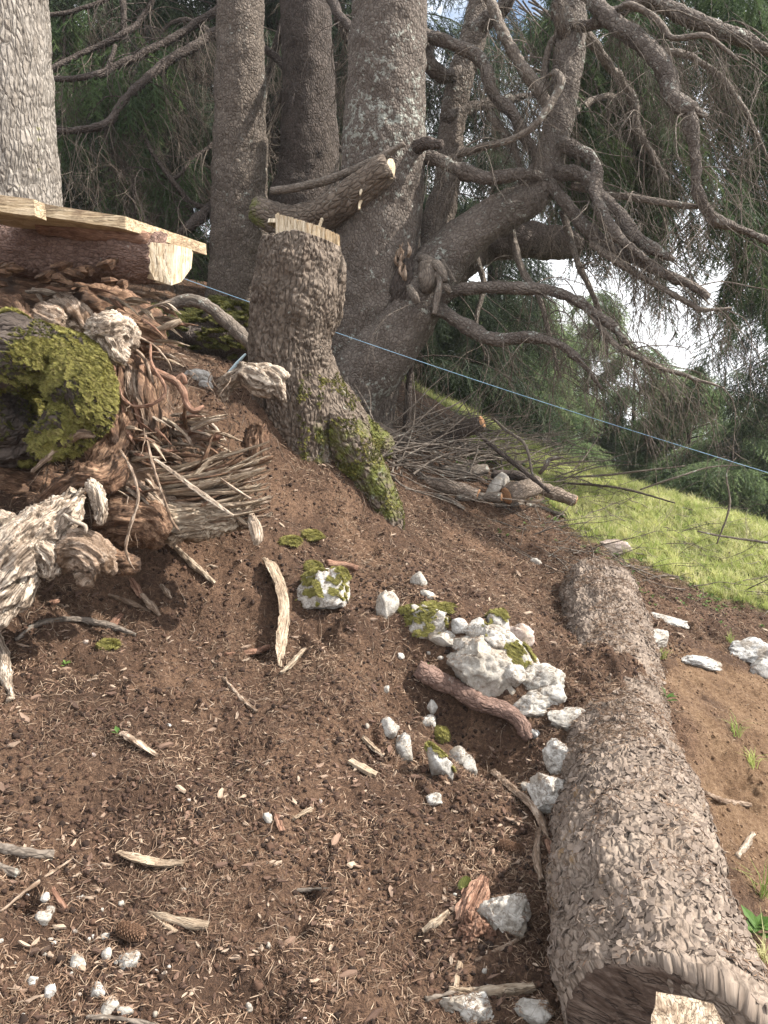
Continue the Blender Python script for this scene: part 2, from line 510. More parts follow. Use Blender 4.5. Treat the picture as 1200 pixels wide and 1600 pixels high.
for dx, dy in [(-.2, 0), (.2, 0), (0, -.2), (0, .2), (0, 0), (.1, .1), (-.1, -.1)]:
    gm += inpoly(X + dx + jit * 0.35, Y + dy + jit * 0.3, GRASS) / 7.0
    tm += inpoly(X + dx * .8 + jit * 0.30, Y + dy * .8 - jit * 0.30, TAN) / 7.0
m, t, b, o = newmat('forest_soil'); N = NB(t)
pos = N.n('ShaderNodeNewGeometry').outputs['Position']
f1 = N.noise(pos, 70, 6, 0.75); f2 = N.noise(pos, 2.4, 5, 0.65); f3 = N.noise(pos, 260, 3, 0.7)
f = N.math('ADD', N.math('MULTIPLY', f1, 0.4), N.math('ADD', N.math('MULTIPLY', f2, 0.35), N.math('MULTIPLY', f3, 0.25)))
hum = N.ramp(f, [(0.36, (0.022, 0.013, 0.008)), (0.49, (0.080, 0.045, 0.028)), (0.62, (0.24, 0.145, 0.09))])
tan = N.ramp(f, [(0.40, (0.07, 0.038, 0.02)), (0.50, (0.17, 0.10, 0.055)), (0.60, (0.30, 0.20, 0.12))])
grs = N.ramp(f, [(0.38, (0.05, 0.05, 0.02)), (0.50, (0.10, 0.12, 0.035)), (0.62, (0.19, 0.19, 0.07))])
c = N.mix(N.attr('tan').outputs['Fac'], hum, tan)
c = N.mix(N.attr('grassy').outputs['Fac'], c, grs)
N.link(c, b.inputs['Base Color']); b.inputs['Roughness'].default_value = 0.95
N.link(N.bump(N.math('ADD', f1, f3), 0.012), b.inputs['Normal'])
M['soil'] = m
gme = mesh_from('ground', np.stack([X, Y, Z], 1), F, m, True, {'grassy': gm, 'tan': tm})
ground = bpy.data.objects.new('ground', gme); COL.objects.link(ground)
tag(ground, kind='structure')

# ------------------------------------------------------------------ shape builders
def resample(pts, rad, step):
    pts = np.asarray(pts, float); rad = np.asarray(rad, float)
    if len(pts) == 2: pass
    p = np.vstack([2 * pts[0] - pts[1], pts, 2 * pts[-1] - pts[-2]])
    r = np.concatenate([[rad[0]], rad, [rad[-1]]])
    out = []; ro = []
    for i in range(1, len(p) - 2):
        L = np.linalg.norm(p[i + 1] - p[i]); k = max(2, int(math.ceil(L / step)))
        for s in np.arange(k) / k:
            a = 0.5 * ((2 * p[i]) + (-p[i - 1] + p[i + 1]) * s + (2 * p[i - 1] - 5 * p[i] + 4 * p[i + 1] - p[i + 2]) * s * s + (-p[i - 1] + 3 * p[i] - 3 * p[i + 1] + p[i + 2]) * s ** 3)
            out.append(a); ro.append(r[i] + (r[i + 1] - r[i]) * (s * s * (3 - 2 * s)))
    out.append(p[-2]); ro.append(r[-2])
    return np.array(out), np.array(ro)

def frames(c):
    T = np.gradient(c, axis=0); T /= np.linalg.norm(T, axis=1)[:, None] + 1e-12
    up = np.array([0, 0, 1.0]) if abs(T[0][2]) < 0.8 else np.array([0, 1.0, 0])
    n0 = np.cross(T[0], up); n0 /= np.linalg.norm(n0)
    Ns = [n0]
    for i in range(1, len(c)):
        v = Ns[-1] - T[i] * np.dot(Ns[-1], T[i]); v /= np.linalg.norm(v) + 1e-12; Ns.append(v)
    Ns = np.array(Ns)
    return T, Ns, np.cross(T, Ns)

GOFF = [0.0]
def tube(pts, rad, ns=16, step=0.03, cap=True, ecc=0.0, wob=0.0, flute=0.0):
    """returns V, F(list), grain, ringcount"""
    c, r = resample(pts, rad, step)
    T, Nn, B = frames(c)
    s = np.concatenate([[0], np.cumsum(np.linalg.norm(np.diff(c, axis=0), axis=1))])
    a = np.arange(ns) * 2 * math.pi / ns
    ca, sa = np.cos(a), np.sin(a)
    GOFF[0] += 3.7
    rr = r[:, None] * (1 + ecc * np.cos(2 * a + 1.0)[None])
    if flute:
        fl = np.random.default_rng(int(GOFF[0] * 10)).uniform(-flute, flute, ns); fl2 = np.random.default_rng(int(GOFF[0] * 10) + 1).uniform(-flute, flute, ns)
        bl = np.linspace(0, 1, len(r))[:, None]; rr = rr * (1 + fl[None] * (1 - bl) + fl2[None] * bl)
    if wob:
        q = np.stack([(ca[None] * 1.2 + 0 * s[:, None]).ravel(), (sa[None] * 1.2 + 0 * s[:, None]).ravel(), (s[:, None] / (r.mean() * 3) + 0 * ca[None] + GOFF[0]).ravel()], 1)
        rr = rr * (1 + wob * fbm(q, 3).reshape(rr.shape))
    V = c[:, None] + rr[..., None] * (ca[None, :, None] * Nn[:, None] + sa[None, :, None] * B[:, None])
    g = np.stack([rr * ca[None], rr * sa[None], s[:, None] + 0 * rr + GOFF[0]], -1)
    nr = len(c); idx = np.arange(nr * ns).reshape(nr, ns); nx = np.roll(idx, -1, 1)
    F = [np.stack([idx[:-1].ravel(), nx[:-1].ravel(), nx[1:].ravel(), idx[1:].ravel()], 1)]
    V = V.reshape(-1, 3); g = g.reshape(-1, 3)
    if cap:
        V = np.vstack([V, c[0], c[-1]]); g = np.vstack([g, [0, 0, GOFF[0]], [0, 0, GOFF[0] + s[-1]]])
        F.append(np.concatenate([np.stack([nx[0], idx[0], np.full(ns, nr * ns)], 1), np.stack([idx[-1], nx[-1], np.full(ns, nr * ns + 1)], 1)]))
    return V, F, g

def normals(V, F):
    n = np.zeros_like(V)
    for f in F:
        a = V[f[:, 1]] - V[f[:, 0]]; b = V[f[:, 2]] - V[f[:, 0]]
        if f.shape[1] == 4: a = V[f[:, 2]] - V[f[:, 0]]; b = V[f[:, 3]] - V[f[:, 1]]
        fn = np.cross(a, b)
        for k in range(f.shape[1]): np.add.at(n, f[:, k], fn)
    return n / (np.linalg.norm(n, axis=1)[:, None] + 1e-12)

def displace(V, F, g, style, amp=1.0):
    n = normals(V, F)
    if style == 'scaly':
        f1, f2, cid = cells(np.stack([g[:, 0] * 38, g[:, 1] * 38, g[:, 2] * 26], 1) + 0.5 * noise(g * 30)[:, None])
        d = 0.0042 * np.clip(f2 - f1, 0, 0.22) / 0.22 + 0.006 * (cid % 7) / 7 + 0.012 * fbm(g * 7, 3)
    elif style == 'ridgy':
        h = g + 0.035 * np.stack([noise(g * 18), noise(g * 18 + 5), noise(g * 18 + 11)], 1)
        rg = np.abs(noise(np.stack([h[:, 0] * 42, h[:, 1] * 42, h[:, 2] * 13], 1))); rg2 = np.abs(noise(np.stack([h[:, 0] * 60, h[:, 1] * 60, h[:, 2] * 45], 1) + 9))
        d = 0.0085 * np.clip(rg, 0, 0.28) / 0.28 + 0.0035 * np.clip(rg2, 0, 0.2) / 0.2 + 0.014 * fbm(g * 5, 3) + 0.003 * fbm(g * 60, 2) - 0.006
    elif style == 'plates':
        f1, f2, cid = cells(np.stack([g[:, 0] * 34, g[:, 1] * 34, g[:, 2] * 34], 1) + 0.5 * noise(g * 30)[:, None])
        d = 0.0040 * np.clip(f2 - f1, 0, 0.2) / 0.2 + 0.007 * (cid % 7) / 7 + 0.012 * fbm(g * 6, 3) + 0.003 * fbm(g * 80, 2) + 0.02 * np.maximum(0, noise(g * 4.2 + 3) - 0.25)
    elif style == 'gnarl':
        w_ = np.stack([noise(g * 6 + 3), noise(g * 6 + 31), noise(g * 6 + 77)], 1) * 0.05
        h = g + w_
        d = 0.011 * ridged(np.stack([h[:, 0] * 24, h[:, 1] * 24, h[:, 2] * 3.5], 1), 2) + 0.0055 * ridged(np.stack([h[:, 0] * 75, h[:, 1] * 75, h[:, 2] * 8], 1), 2) + 0.020 * fbm(h * 7, 2) - 0.014
    elif style == 'fibre':
        h = g + 0.01 * noise(g * 12)[:, None]
        d = 0.0075 * ridged(np.stack([h[:, 0] * 65, h[:, 1] * 65, h[:, 2] * 4], 1), 3) + 0.005 * fbm(h * 12, 2) - 0.008
    elif style == 'smooth':
        d = 0.003 * fbm(g * 25, 3)
    else:
        return V
    return V + n * (d * amp)[:, None]

def pxpath(pts):
    """[(u, v, t, rpx)] -> world points and radii"""
    return np.array([P(u, v, t) for u, v, t, r in pts]), np.array([r * t / FPX for u, v, t, r in pts])

def limb(name, pts, mat, parent=None, style='scaly', ns=14, step=0.04, ecc=0.0, wob=0.06, amp=1.0, cap=True, world=False, rad=None, attrs=None, flute=0.0, smooth=True, jit=0.0):
    if world: c, r = np.array(pts, float), np.array(rad, float)
    else: c, r = pxpath(pts)
    if jit:
        c, r = resample(c, r, 0.09); r = r * (1 + 0.18 * noise(c * 9)); c = c + jit * np.stack([noise(c * 5), noise(c * 5 + 9), noise(c * 5 + 33)], 1)
    V, F, g = tube(c, r, ns, step, cap, ecc, wob, flute)
    V = displace(V, F, g, style, amp)
    at = {'grain': g}
    if attrs: at.update({k: f(V) for k, f in attrs.items()})
    return obj(name, V, F, mat, parent, smooth, at)

def fuse(tubes, voxel=0.012):
    """tubes: list of (pts, rad) world; one continuous skin with grain coordinates from the nearest tube"""
    Vs, Fs, off = [], [], 0; sk = []
    for pts, rad in tubes:
        c, r = resample(pts, rad, 0.02)
        V, F, g = tube(pts, rad, 14, 0.03, True)
        Vs.append(V); Fs += [f + off for f in F]; off += len(V)
        T, Nn, B = frames(c); s = np.concatenate([[0], np.cumsum(np.linalg.norm(np.diff(c, axis=0), axis=1))]) + GOFF[0]
        sk.append((c, r, Nn, B, s, T))
    me = mesh_from('tmp', np.vstack(Vs), Fs)
    o = bpy.data.objects.new('tmp', me); COL.objects.link(o)
    md = o.modifiers.new('r', 'REMESH'); md.mode = 'VOXEL'; md.voxel_size = voxel
    dg = bpy.context.evaluated_depsgraph_get()
    ev = o.evaluated_get(dg).to_mesh()
    nv = len(ev.vertices); V = np.zeros(nv * 3); ev.vertices.foreach_get('co', V); V = V.reshape(-1, 3)
    nf = len(ev.polygons); lt = np.zeros(nf, int); ev.polygons.foreach_get('loop_total', lt)
    li = np.zeros(len(ev.loops), int); ev.loops.foreach_get('vertex_index', li)
    st = np.concatenate([[0], np.cumsum(lt)[:-1]])
    Fq = [np.array([li[st[lt == k] + j] for j in range(k)]).T for k in (3, 4) if (lt == k).any()]
    o.evaluated_get(dg).to_mesh_clear()
    bpy.data.objects.remove(o); bpy.data.meshes.remove(me)
    C = np.vstack([a[0] for a in sk]); Rr = np.concatenate([a[1] for a in sk]); NN = np.vstack([a[2] for a in sk]); BB = np.vstack([a[3] for a in sk])
    SS = np.concatenate([a[4] for a in sk]); TT_ = np.vstack([a[5] for a in sk])
    g = np.zeros_like(V)
    for i0 in range(0, len(V), 8000):
        q = V[i0:i0 + 8000]
        dd = ((q[:, None] - C[None]) ** 2).sum(-1) / (Rr[None] ** 2 + 1e-6)
        k = dd.argmin(1); e = q - C[k]
        g[i0:i0 + 8000] = np.stack([(e * NN[k]).sum(1), (e * BB[k]).sum(1), SS[k] + (e * TT_[k]).sum(1)], 1)
    # a light smoothing so that joints flow
    acc = np.zeros_like(V); cnt = np.zeros(len(V))
    for it in range(2):
        acc[:] = 0; cnt[:] = 0
        for f in Fq:
            for k in range(f.shape[1]):
                np.add.at(acc, f[:, k], V[f[:, (k + 1) % f.shape[1]]]); np.add.at(cnt, f[:, k], 1)
        V = V * 0.4 + 0.6 * acc / np.maximum(cnt, 1)[:, None]
    return V, Fq, g

def ico(sub):
    import bmesh
    bm = bmesh.new(); bmesh.ops.create_icosphere(bm, subdivisions=sub, radius=1)
    V = np.array([v.co[:] for v in bm.verts]); F = np.array([[v.index for v in f.verts] for f in bm.faces]); bm.free()
    return V, F
ICO = {k: ico(k) for k in (2, 3, 4, 5)}

def rock_shape(seed, dims, sub=4, cuts=9, rough=1.0, flat=0.75):
    V, F = ICO[sub]; V = V.copy(); r = np.random.default_rng(seed)
    q = V * 1.1 + seed * 3.1
    V = V * (1 + 0.30 * fbm(q, 2) * rough)[:, None]
    for k in range(cuts + 4):
        nrm = r.normal(size=3); nrm /= np.linalg.norm(nrm); dd = r.uniform(0.55, 0.88) * flat / 0.75
        s = V @ nrm; ex = np.maximum(0, s - dd); V = V - (ex * 0.97)[:, None] * nrm
    q2 = V * 3.2 + seed
    pit = np.maximum(0, noise(V * 4.3 + seed * 1.7) - 0.15)
    V = V * (1 + 0.06 * rough * (ridged(q2, 3) - 1) - 0.28 * rough * pit + 0.02 * rough * fbm(V * 13, 3))[:, None]
    return V * np.array(dims), F

# ---- instancing of uncountable stuff
def scatter(name, pts, rots, scl, sources, ids, parent=None):
    me = bpy.data.meshes.new(name)
    pts = np.asarray(pts, np.float32)
    base = root_loc(parent) if parent else np.zeros(3)
    me.vertices.add(len(pts)); me.vertices.foreach_set('co', (pts - base).astype(np.float32).ravel())
    a = me.attributes.new('rot', 'FLOAT_VECTOR', 'POINT'); a.data.foreach_set('vector', np.asarray(rots, np.float32).ravel())
    a = me.attributes.new('scl', 'FLOAT', 'POINT'); a.data.foreach_set('value', np.asarray(scl, np.float32))
    a = me.attributes.new('idn', 'INT', 'POINT'); a.data.foreach_set('value', np.asarray(ids, np.int32))
    o = bpy.data.objects.new(name, me); COL.objects.link(o)
    if parent: o.parent = parent
    ng = bpy.data.node_groups.new(name, 'GeometryNodeTree')
    ng.interface.new_socket('Geometry', in_out='INPUT', socket_type='NodeSocketGeometry')
    ng.interface.new_socket('Geometry', in_out='OUTPUT', socket_type='NodeSocketGeometry')
    gi = ng.nodes.new('NodeGroupInput'); go = ng.nodes.new('NodeGroupOutput')
    ci = ng.nodes.new('GeometryNodeCollectionInfo'); ci.inputs['Collection'].default_value = sources
    ci.inputs['Separate Children'].default_value = True; ci.inputs['Reset Children'].default_value = True
    ip = ng.nodes.new('GeometryNodeInstanceOnPoints'); ip.inputs['Pick Instance'].default_value = True
    def na_(nm, ty):
        x = ng.nodes.new('GeometryNodeInputNamedAttribute'); x.data_type = ty; x.inputs['Name'].default_value = nm; return x.outputs['Attribute']
    L = ng.links.new
    L(gi.outputs[0], ip.inputs['Points']); L(ci.outputs[0], ip.inputs['Instance'])
    L(na_('idn', 'INT'), ip.inputs['Instance Index']); L(na_('scl', 'FLOAT'), ip.inputs['Scale'])
    e2r = ng.nodes.new('FunctionNodeEulerToRotation'); L(na_('rot', 'FLOAT_VECTOR'), e2r.inputs[0]); L(e2r.outputs[0], ip.inputs['Rotation'])
    L(ip.outputs[0], go.inputs[0])
    md = o.modifiers.new('scatter', 'NODES'); md.node_group = ng
    return o

def source_col(name, meshes):
    c = bpy.data.collections.new(name)
    for i, me in enumerate(meshes):
        o = bpy.data.objects.new('%s_%02d' % (name, i), me); c.objects.link(o)
    return c

class MB:
    def __init__(s): s.V = []; s.F4 = []; s.F3 = []; s.G = []; s.n = 0
    def add(s, V, F, g=None):
        V = np.asarray(V, float)
        for f in (F if isinstance(F, list) else [F]):
            f = np.asarray(f)
            if len(f): (s.F4 if f.shape[1] == 4 else s.F3).append(f + s.n)
        s.V.append(V); s.G.append(g if g is not None else V); s.n += len(V)
    def tube(s, pts, rad, ns=4, step=0.05, cap=False):
        V, F, g = tube(pts, rad, ns, step, cap); s.add(V, F, g)
    def mesh(s, name, mat, smooth=True):
        F = ([np.vstack(s.F4)] if s.F4 else []) + ([np.vstack(s.F3)] if s.F3 else [])
        return mesh_from(name, np.vstack(s.V), F, mat, smooth, {'grain': np.vstack(s.G)})
    def build(s, name, mat, parent=None, smooth=True):
        F = ([np.vstack(s.F4)] if s.F4 else []) + ([np.vstack(s.F3)] if s.F3 else [])
        return obj(name, np.vstack(s.V), F, mat, parent, smooth, {'grain': np.vstack(s.G)})

# ================================================================== TREES
def ypath(pts):
    """[(u, v, Y, rpx)] -> points on the vertical plane at distance Y"""
    c, r = [], []
    for u, v, Yd, rp_ in pts:
        d = ray(u, v); t_ = Yd / d[1]; c.append(d * t_); r.append(rp_ * t_ / FPX)
    return np.array(c), np.array(r)

def trunk(name, pts, mat, parent, style='scaly', ns=120, step=0.016, wob=0.03, amp=1.0, attrs=None):
    c, r = ypath(pts)
    return limb(name, c, mat, parent, style, ns, step, world=True, rad=r, wob=wob, amp=amp, attrs=attrs)

zero = lambda V: np.zeros(len(V))
# pale tree behind the bench
t1 = empty('spruce_tree', P(10, 480, 4.5), 'wide pale grey spruce trunk rising behind the end of the plank bench', 'tree')
trunk('trunk', [(18, 520, 4.75, 92), (14, 420, 4.7, 84), (8, 310, 4.7, 82), (2, 150, 4.7, 77), (-6, 0, 4.7, 74), (-12, -150, 4.7, 70)], M['bark_pale'], t1, 'ridgy', 190, 0.009, amp=0.7)
# slim grey tree
t2 = empty('spruce_tree', P(375, 500, 6.4), 'straight grey spruce trunk standing between the bench and the sawn stump', 'tree')
trunk('trunk', [(366, 560, 6.4, 66), (370, 480, 6.4, 49), (374, 400, 6.4, 44), (375, 300, 6.4, 42), (375, 150, 6.4, 38), (376, 0, 6.4, 35), (377, -200, 6.4, 33)], M['bark_trunk'], t2, 'scaly', 130, 0.016)
# dark tree behind
t3 = empty('spruce_tree', P(480, 420, 7.1), 'dark shaded spruce trunk standing behind the two brighter trunks', 'tree')
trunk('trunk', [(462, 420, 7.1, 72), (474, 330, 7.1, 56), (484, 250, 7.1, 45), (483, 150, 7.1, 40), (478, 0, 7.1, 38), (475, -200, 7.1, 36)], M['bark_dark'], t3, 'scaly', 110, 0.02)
# thick lichen tree
t4 = empty('spruce_tree', P(560, 640, 5.35), 'thickest reddish spruce trunk with pale lichen and a torn knot, behind the sawn stump', 'tree')
trunk('trunk', [(548, 690, 5.4, 62), (562, 610, 5.4, 58), (574, 540, 5.4, 64), (585, 450, 5.4, 68), (592, 350, 5.4, 66), (599, 250, 5.4, 64), (604, 100, 5.4, 59), (608, 0, 5.4, 55), (612, -200, 5.4, 52)], M['bark_lichen'], t4, 'scaly', 170, 0.013)
# sawn limb
c, r = pxpath([(405, 330, 5.3, 20), (450, 345, 5.15, 22), (500, 336, 5.0, 23), (550, 306, 4.85, 24), (590, 275, 4.75, 22), (607, 262, 4.72, 19)])
limb('limb', c, M['bark_stump'], t4, 'scaly', 40, 0.02, world=True, rad=r, attrs={'moss': lambda V: 0.55 * sstep(-0.62, -0.85, V[:, 0])})
def disc(name, cen, nrm, ra, rb, mat, parent, thick=0.006, rough=0.05, n=28, spin=0.0):
    """a cut face: thin solid irregular disc"""
    nrm = np.array(nrm, float); nrm /= np.linalg.norm(nrm)
    a = np.cross(nrm, [0, 0, 1.0]); a /= np.linalg.norm(a) + 1e-9; b_ = np.cross(nrm, a)
    a, b_ = a * math.cos(spin) + b_ * math.sin(spin), -a * math.sin(spin) + b_ * math.cos(spin)
    th = np.arange(n) * 2 * math.pi / n
    V, g = [], []; rings = [1.0, 0.8, 0.55, 0.3]
    for kk, (dz, rs) in enumerate([(-thick, 1.0)] + [(thick * (0.6 + 0.4 * (1 - q)), q) for q in rings]):
        w_ = 1 + rough * np.sin(th * 3 + 1) + rough * 0.5 * np.sin(th * 7)
        p = cen + nrm * dz + (ra * rs * w_ * np.cos(th))[:, None] * a + (rb * rs * w_ * np.sin(th))[:, None] * b_
        V.append(p); g.append(np.stack([0 * th + ra * rs, 0.02 * th, 0.1 * np.sin(th)], 1))
    V = np.vstack(V + [cen + nrm * thick]); g = np.vstack(g + [np.zeros(3)])
    F4 = []; idx = np.arange(5 * n).reshape(5, n); nx = np.roll(idx, -1, 1)
    F4 = np.stack([idx[:-1].ravel(), nx[:-1].ravel(), nx[1:].ravel(), idx[1:].ravel()], 1)
    F3 = np.stack([idx[-1], nx[-1], np.full(n, 5 * n)], 1)
    return obj(name, V, [F4, F3], mat, parent, True, {'grain': g})
disc('cut_face', P(611, 263, 4.70), (0.75, -0.65, 0.15), 0.062, 0.036, M['wood_cut'], t4, spin=1.35)
for u, v in [(503, 343), (567, 290), (565, 312)]:
    limb('twig_stub', [(u, v, 4.80, 3), (u - 3, v + 8, 4.72, 2.4), (u - 4, v + 15, 4.70, 1.5)], M['wood_cut'], t4, 'smooth', 7, 0.01)
limb('limb', [(424, 299, 5.05, 6), (480, 290, 4.95, 6.5), (530, 275, 4.85, 6.5), (590, 248, 4.78, 6), (632, 224, 4.72, 4)], M['bark_limb'], t4, 'smooth', 12, 0.03)
limb('limb', [(640, 250, 5.0, 12), (645, 234, 4.9, 11), (662, 225, 4.82, 8), (690, 226, 4.75, 6)], M['bark_dark'], t4, 'scaly', 16, 0.015)
# torn knot
kn = fuse([pxpath([(640, 400, 5.0, 10), (634, 425, 4.95, 17), (625, 460, 4.98, 22), (622, 500, 5.05, 16)]), pxpath([(610, 425, 5.0, 12), (606, 460, 5.0, 16), (600, 490, 5.05, 10)])], 0.012)
V, F, g = kn; V = displace(V, F, g, 'gnarl', 1.2); obj('torn_knot', V, F, M['bark_dark'], t4, True, {'grain': g})
for k in range(9):
    u = 628 + random.uniform(-6, 10); v = 400 + random.uniform(0, 40)
    limb('splinter', [(u, v, 4.90, 2.5), (u + random.uniform(-6, 4), v - 10, 4.87, 3), (u + random.uniform(-4, 8), v - 24, 4.88, 0.6)], M['wood_old'], t4, 'none', 6, 0.012, ecc=0.4, flute=0.3, smooth=False)
for pth in [[(660, 405, 4.95, 9), (680, 412, 4.85, 8), (692, 425, 4.8, 7), (697, 440, 4.78, 5)], [(672, 428, 4.9, 9), (688, 436, 4.82, 7), (682, 470, 4.8, 5), (678, 492, 4.8, 4)],
            [(692, 408, 4.88, 3), (702, 424, 4.8, 3), (712, 441, 4.78, 2)], [(640, 448, 4.88, 6), (648, 464, 4.8, 6), (653, 474, 4.8, 4)], [(686, 438, 4.85, 6), (698, 450, 4.8, 6), (704, 458, 4.8, 4)],
            [(668, 415, 4.9, 16), (670, 436, 4.88, 17), (664, 452, 4.92, 12)]]:
    limb('limb_stub', pth, M['bark_limb'], t4, 'gnarl', 14, 0.015, amp=0.35)

# multi-stemmed tree
t5 = empty('spruce_tree', P(570, 640, 5.3), 'many-stemmed spruce with curving lichened stems and snaking bare limbs leaning to the right', 'tree')
limb('stem', [(528, 660, 5.15, 40), (548, 612, 5.1, 44), (590, 560, 5.1, 49), (632, 500, 5.1, 46), (668, 440, 5.1, 42), (708, 390, 5.05, 35), (765, 345, 5.0, 29), (838, 297, 5.0, 27),
              (865, 225, 5.05, 22), (880, 150, 5.1, 21), (892, 70, 5.15, 22), (895, -20, 5.2, 17), (890, -150, 5.2, 15)], M['bark_lichen'], t5, 'scaly', 90, 0.018)
limb('stem', [(640, 470, 5.35, 40), (662, 420, 5.35, 30), (680, 360, 5.4, 24), (700, 280, 5.45, 20), (706, 200, 5.5, 18), (720, 120, 5.55, 19), (742, 50, 5.6, 19), (756, -40, 5.6, 17), (765, -150, 5.6, 15)], M['bark_trunk'], t5, 'scaly', 60, 0.022)
limb('stem', [(650, 480, 5.6, 34), (700, 425, 5.65, 30), (750, 385, 5.7, 28), (800, 376, 5.7, 27), (865, 378, 5.8, 25), (900, 384, 5.9, 18)], M['bark_dark'], t5, 'scaly', 50, 0.022)
LIMBS = [  # u, v, t, r px
 [(738, 50, 5.55, 15), (765, 30, 5.5, 14), (792, 5, 5.4, 12), (805, -40, 5.3, 11)],
 [(890, 42, 5.1, 11), (925, 40, 5.0, 9), (960, 22, 4.9, 9), (1000, 2, 4.8, 10), (1030, 5, 4.8, 12), (1090, 32, 4.8, 12), (1150, 60, 4.8, 11), (1230, 90, 4.8, 9)],
 [(915, -15, 5.0, 12), (958, 33, 4.8, 13), (1000, 65, 4.7, 14), (1035, 100, 4.6, 15), (1050, 150, 4.55, 14), (1075, 172, 4.5, 13), (1104, 184, 4.5, 6)],
 [(1076, 172, 4.5, 11), (1085, 240, 4.5, 8), (1092, 295, 4.5, 8), (1112, 337, 4.5, 8), (1142, 352, 4.5, 7), (1210, 380, 4.5, 5)],
 [(945, 20, 4.9, 5), (985, 8, 4.7, 5.5), (1025, 30, 4.65, 5.5), (1050, 57, 4.6, 5), (1100, 57, 4.5, 5), (1130, 76, 4.5, 4), (1152, 96, 4.45, 3)],
 [(880, 225, 4.95, 12), (920, 245, 4.8, 10), (932, 270, 4.75, 9), (930, 295, 4.7, 9), (945, 340, 4.6, 9), (965, 370, 4.55, 8), (1012, 406, 4.5, 6)],
 [(866, 270, 4.95, 12), (902, 272, 4.8, 11), (940, 305, 4.7, 10), (970, 335, 4.65, 10), (990, 370, 4.6, 10), (1025, 390, 4.55, 9), (1054, 405, 4.5, 7)],
 [(856, 288, 4.95, 11), (885, 322, 4.85, 10), (920, 360, 4.75, 10), (960, 390, 4.7, 9), (1000, 405, 4.6, 9), (1040, 428, 4.55, 8), (1080, 448, 4.5, 7), (1107, 466, 4.5, 5)],
 [(660, 243, 5.0, 11), (715, 264, 4.9, 11), (765, 277, 4.85, 10), (815, 272, 4.85, 9), (852, 278, 4.9, 8)],
 [(715, 240, 5.1, 7), (765, 228, 4.8, 6), (805, 214, 4.7, 6), (840, 190, 4.65, 6), (864, 155, 4.65, 7), (875, 130, 4.65, 7), (867, 114, 4.7, 6), (853, 120, 4.78, 5)],
 [(655, 48, 5.3, 10), (710, 70, 5.2, 10), (744, 90, 5.15, 10), (762, 116, 5.1, 9), (770, 147, 5.1, 9), (800, 176, 5.05, 9), (822, 215, 5.05, 9), (845, 255, 5.05, 9)],
 [(752, -30, 5.2, 8), (780, 40, 5.1, 8), (802, 82, 5.05, 9), (826, 120, 5.0, 9), (850, 155, 5.0, 9), (868, 190, 5.02, 9)],
 [(850, 135, 5.2, 8), (853, 100, 5.2, 7), (862, 65, 5.2, 7), (885, 40, 5.15, 7)],
 [(884, 60, 5.1, 11), (874, 25, 5.0, 10), (870, -30, 4.9, 9)],
 [(765, 180, 5.2, 7), (800, 225, 5.15, 7), (818, 272, 5.1, 7)],
 [(664, 70, 5.4, 12), (670, 98, 5.35, 12), (694, 118, 5.4, 12), (720, 112, 5.5, 11)],
 [(680, 470, 5.0, 11), (715, 456, 4.9, 10), (750, 450, 4.85, 9), (810, 450, 4.75, 9), (870, 457, 4.7, 8), (920, 480, 4.6, 7), (955, 512, 4.55, 5), (985, 545, 4.5, 3)],
 [(672, 478, 5.0, 12), (700, 492, 4.9, 12), (735, 512, 4.85, 11), (775, 530, 4.75, 10), (815, 525, 4.7, 8), (850, 530, 4.65, 6), (900, 555, 4.6, 4), (940, 610, 4.55, 2)],
 [(905, 470, 4.65, 5), (922, 488, 4.6, 5), (950, 530, 4.55, 5), (980, 550, 4.5, 5), (1025, 570, 4.5, 4), (1070, 586, 4.5, 4), (1132, 606, 4.5, 3)],
 [(925, 380, 4.7, 6), (960, 405, 4.6, 6), (1000, 430, 4.6, 5), (1050, 460, 4.55, 5), (1100, 484, 4.5, 4), (1142, 482, 4.5, 3)],
 [(895, 290, 4.9, 7), (940, 300, 4.8, 7), (1000, 312, 4.7, 6), (1060, 320, 4.6, 6), (1098, 322, 4.55, 5)],
 [(700, 180, 5.4, 10), (745, 165, 5.6, 8), (790, 158, 5.8, 7), (830, 150, 5.9, 6)],
 [(905, 30, 5.2, 9), (940, 90, 5.4, 7), (985, 150, 5.5, 6), (1000, 210, 5.5, 6), (1040, 280, 5.5, 5)],
 [(955, 30, 5.2, 6), (1000, 70, 5.3, 6), (1080, 90, 5.3, 6), (1150, 150, 5.3, 5), (1200, 250, 5.3, 4)],
 [(870, 200, 5.2, 8), (905, 170, 5.6, 7), (950, 150, 5.8, 6), (985, 175, 5.9, 5), (1010, 240, 5.9, 4)],
 [(880, 330, 5.1, 7), (900, 400, 5.0, 6), (925, 455, 5.0, 5), (945, 520, 5.0, 4), (950, 560, 5.0, 3)],
 [(800, 360, 5.2, 8), (815, 420, 5.1, 6), (845, 470, 5.1, 5), (860, 530, 5.1, 4), (875, 590, 5.1, 2.5)],
 [(740, 395, 5.5, 7), (755, 440, 5.5, 5), (745, 500, 5.4, 4), (760, 560, 5.4, 3)],
]
SK = []
for L in LIMBS:
    rm = max(p[3] for p in L)
    L = [(a_, b_, c_, d_ * 0.88) for a_, b_, c_, d_ in L[:-1]] + [(L[-1][0], L[-1][1], L[-1][2], L[-1][3] * 0.5)]
    limb('limb', L, M['bark_lichen'] if rm >= 10 else M['bark_limb'], t5, 'scaly' if rm >= 9 else 'smooth', 28 if rm >= 9 else 14, 0.018 if rm >= 9 else 0.025, wob=0.14, jit=0.012)
    c, r = pxpath(L); SK.append(resample(c, r, 0.05))
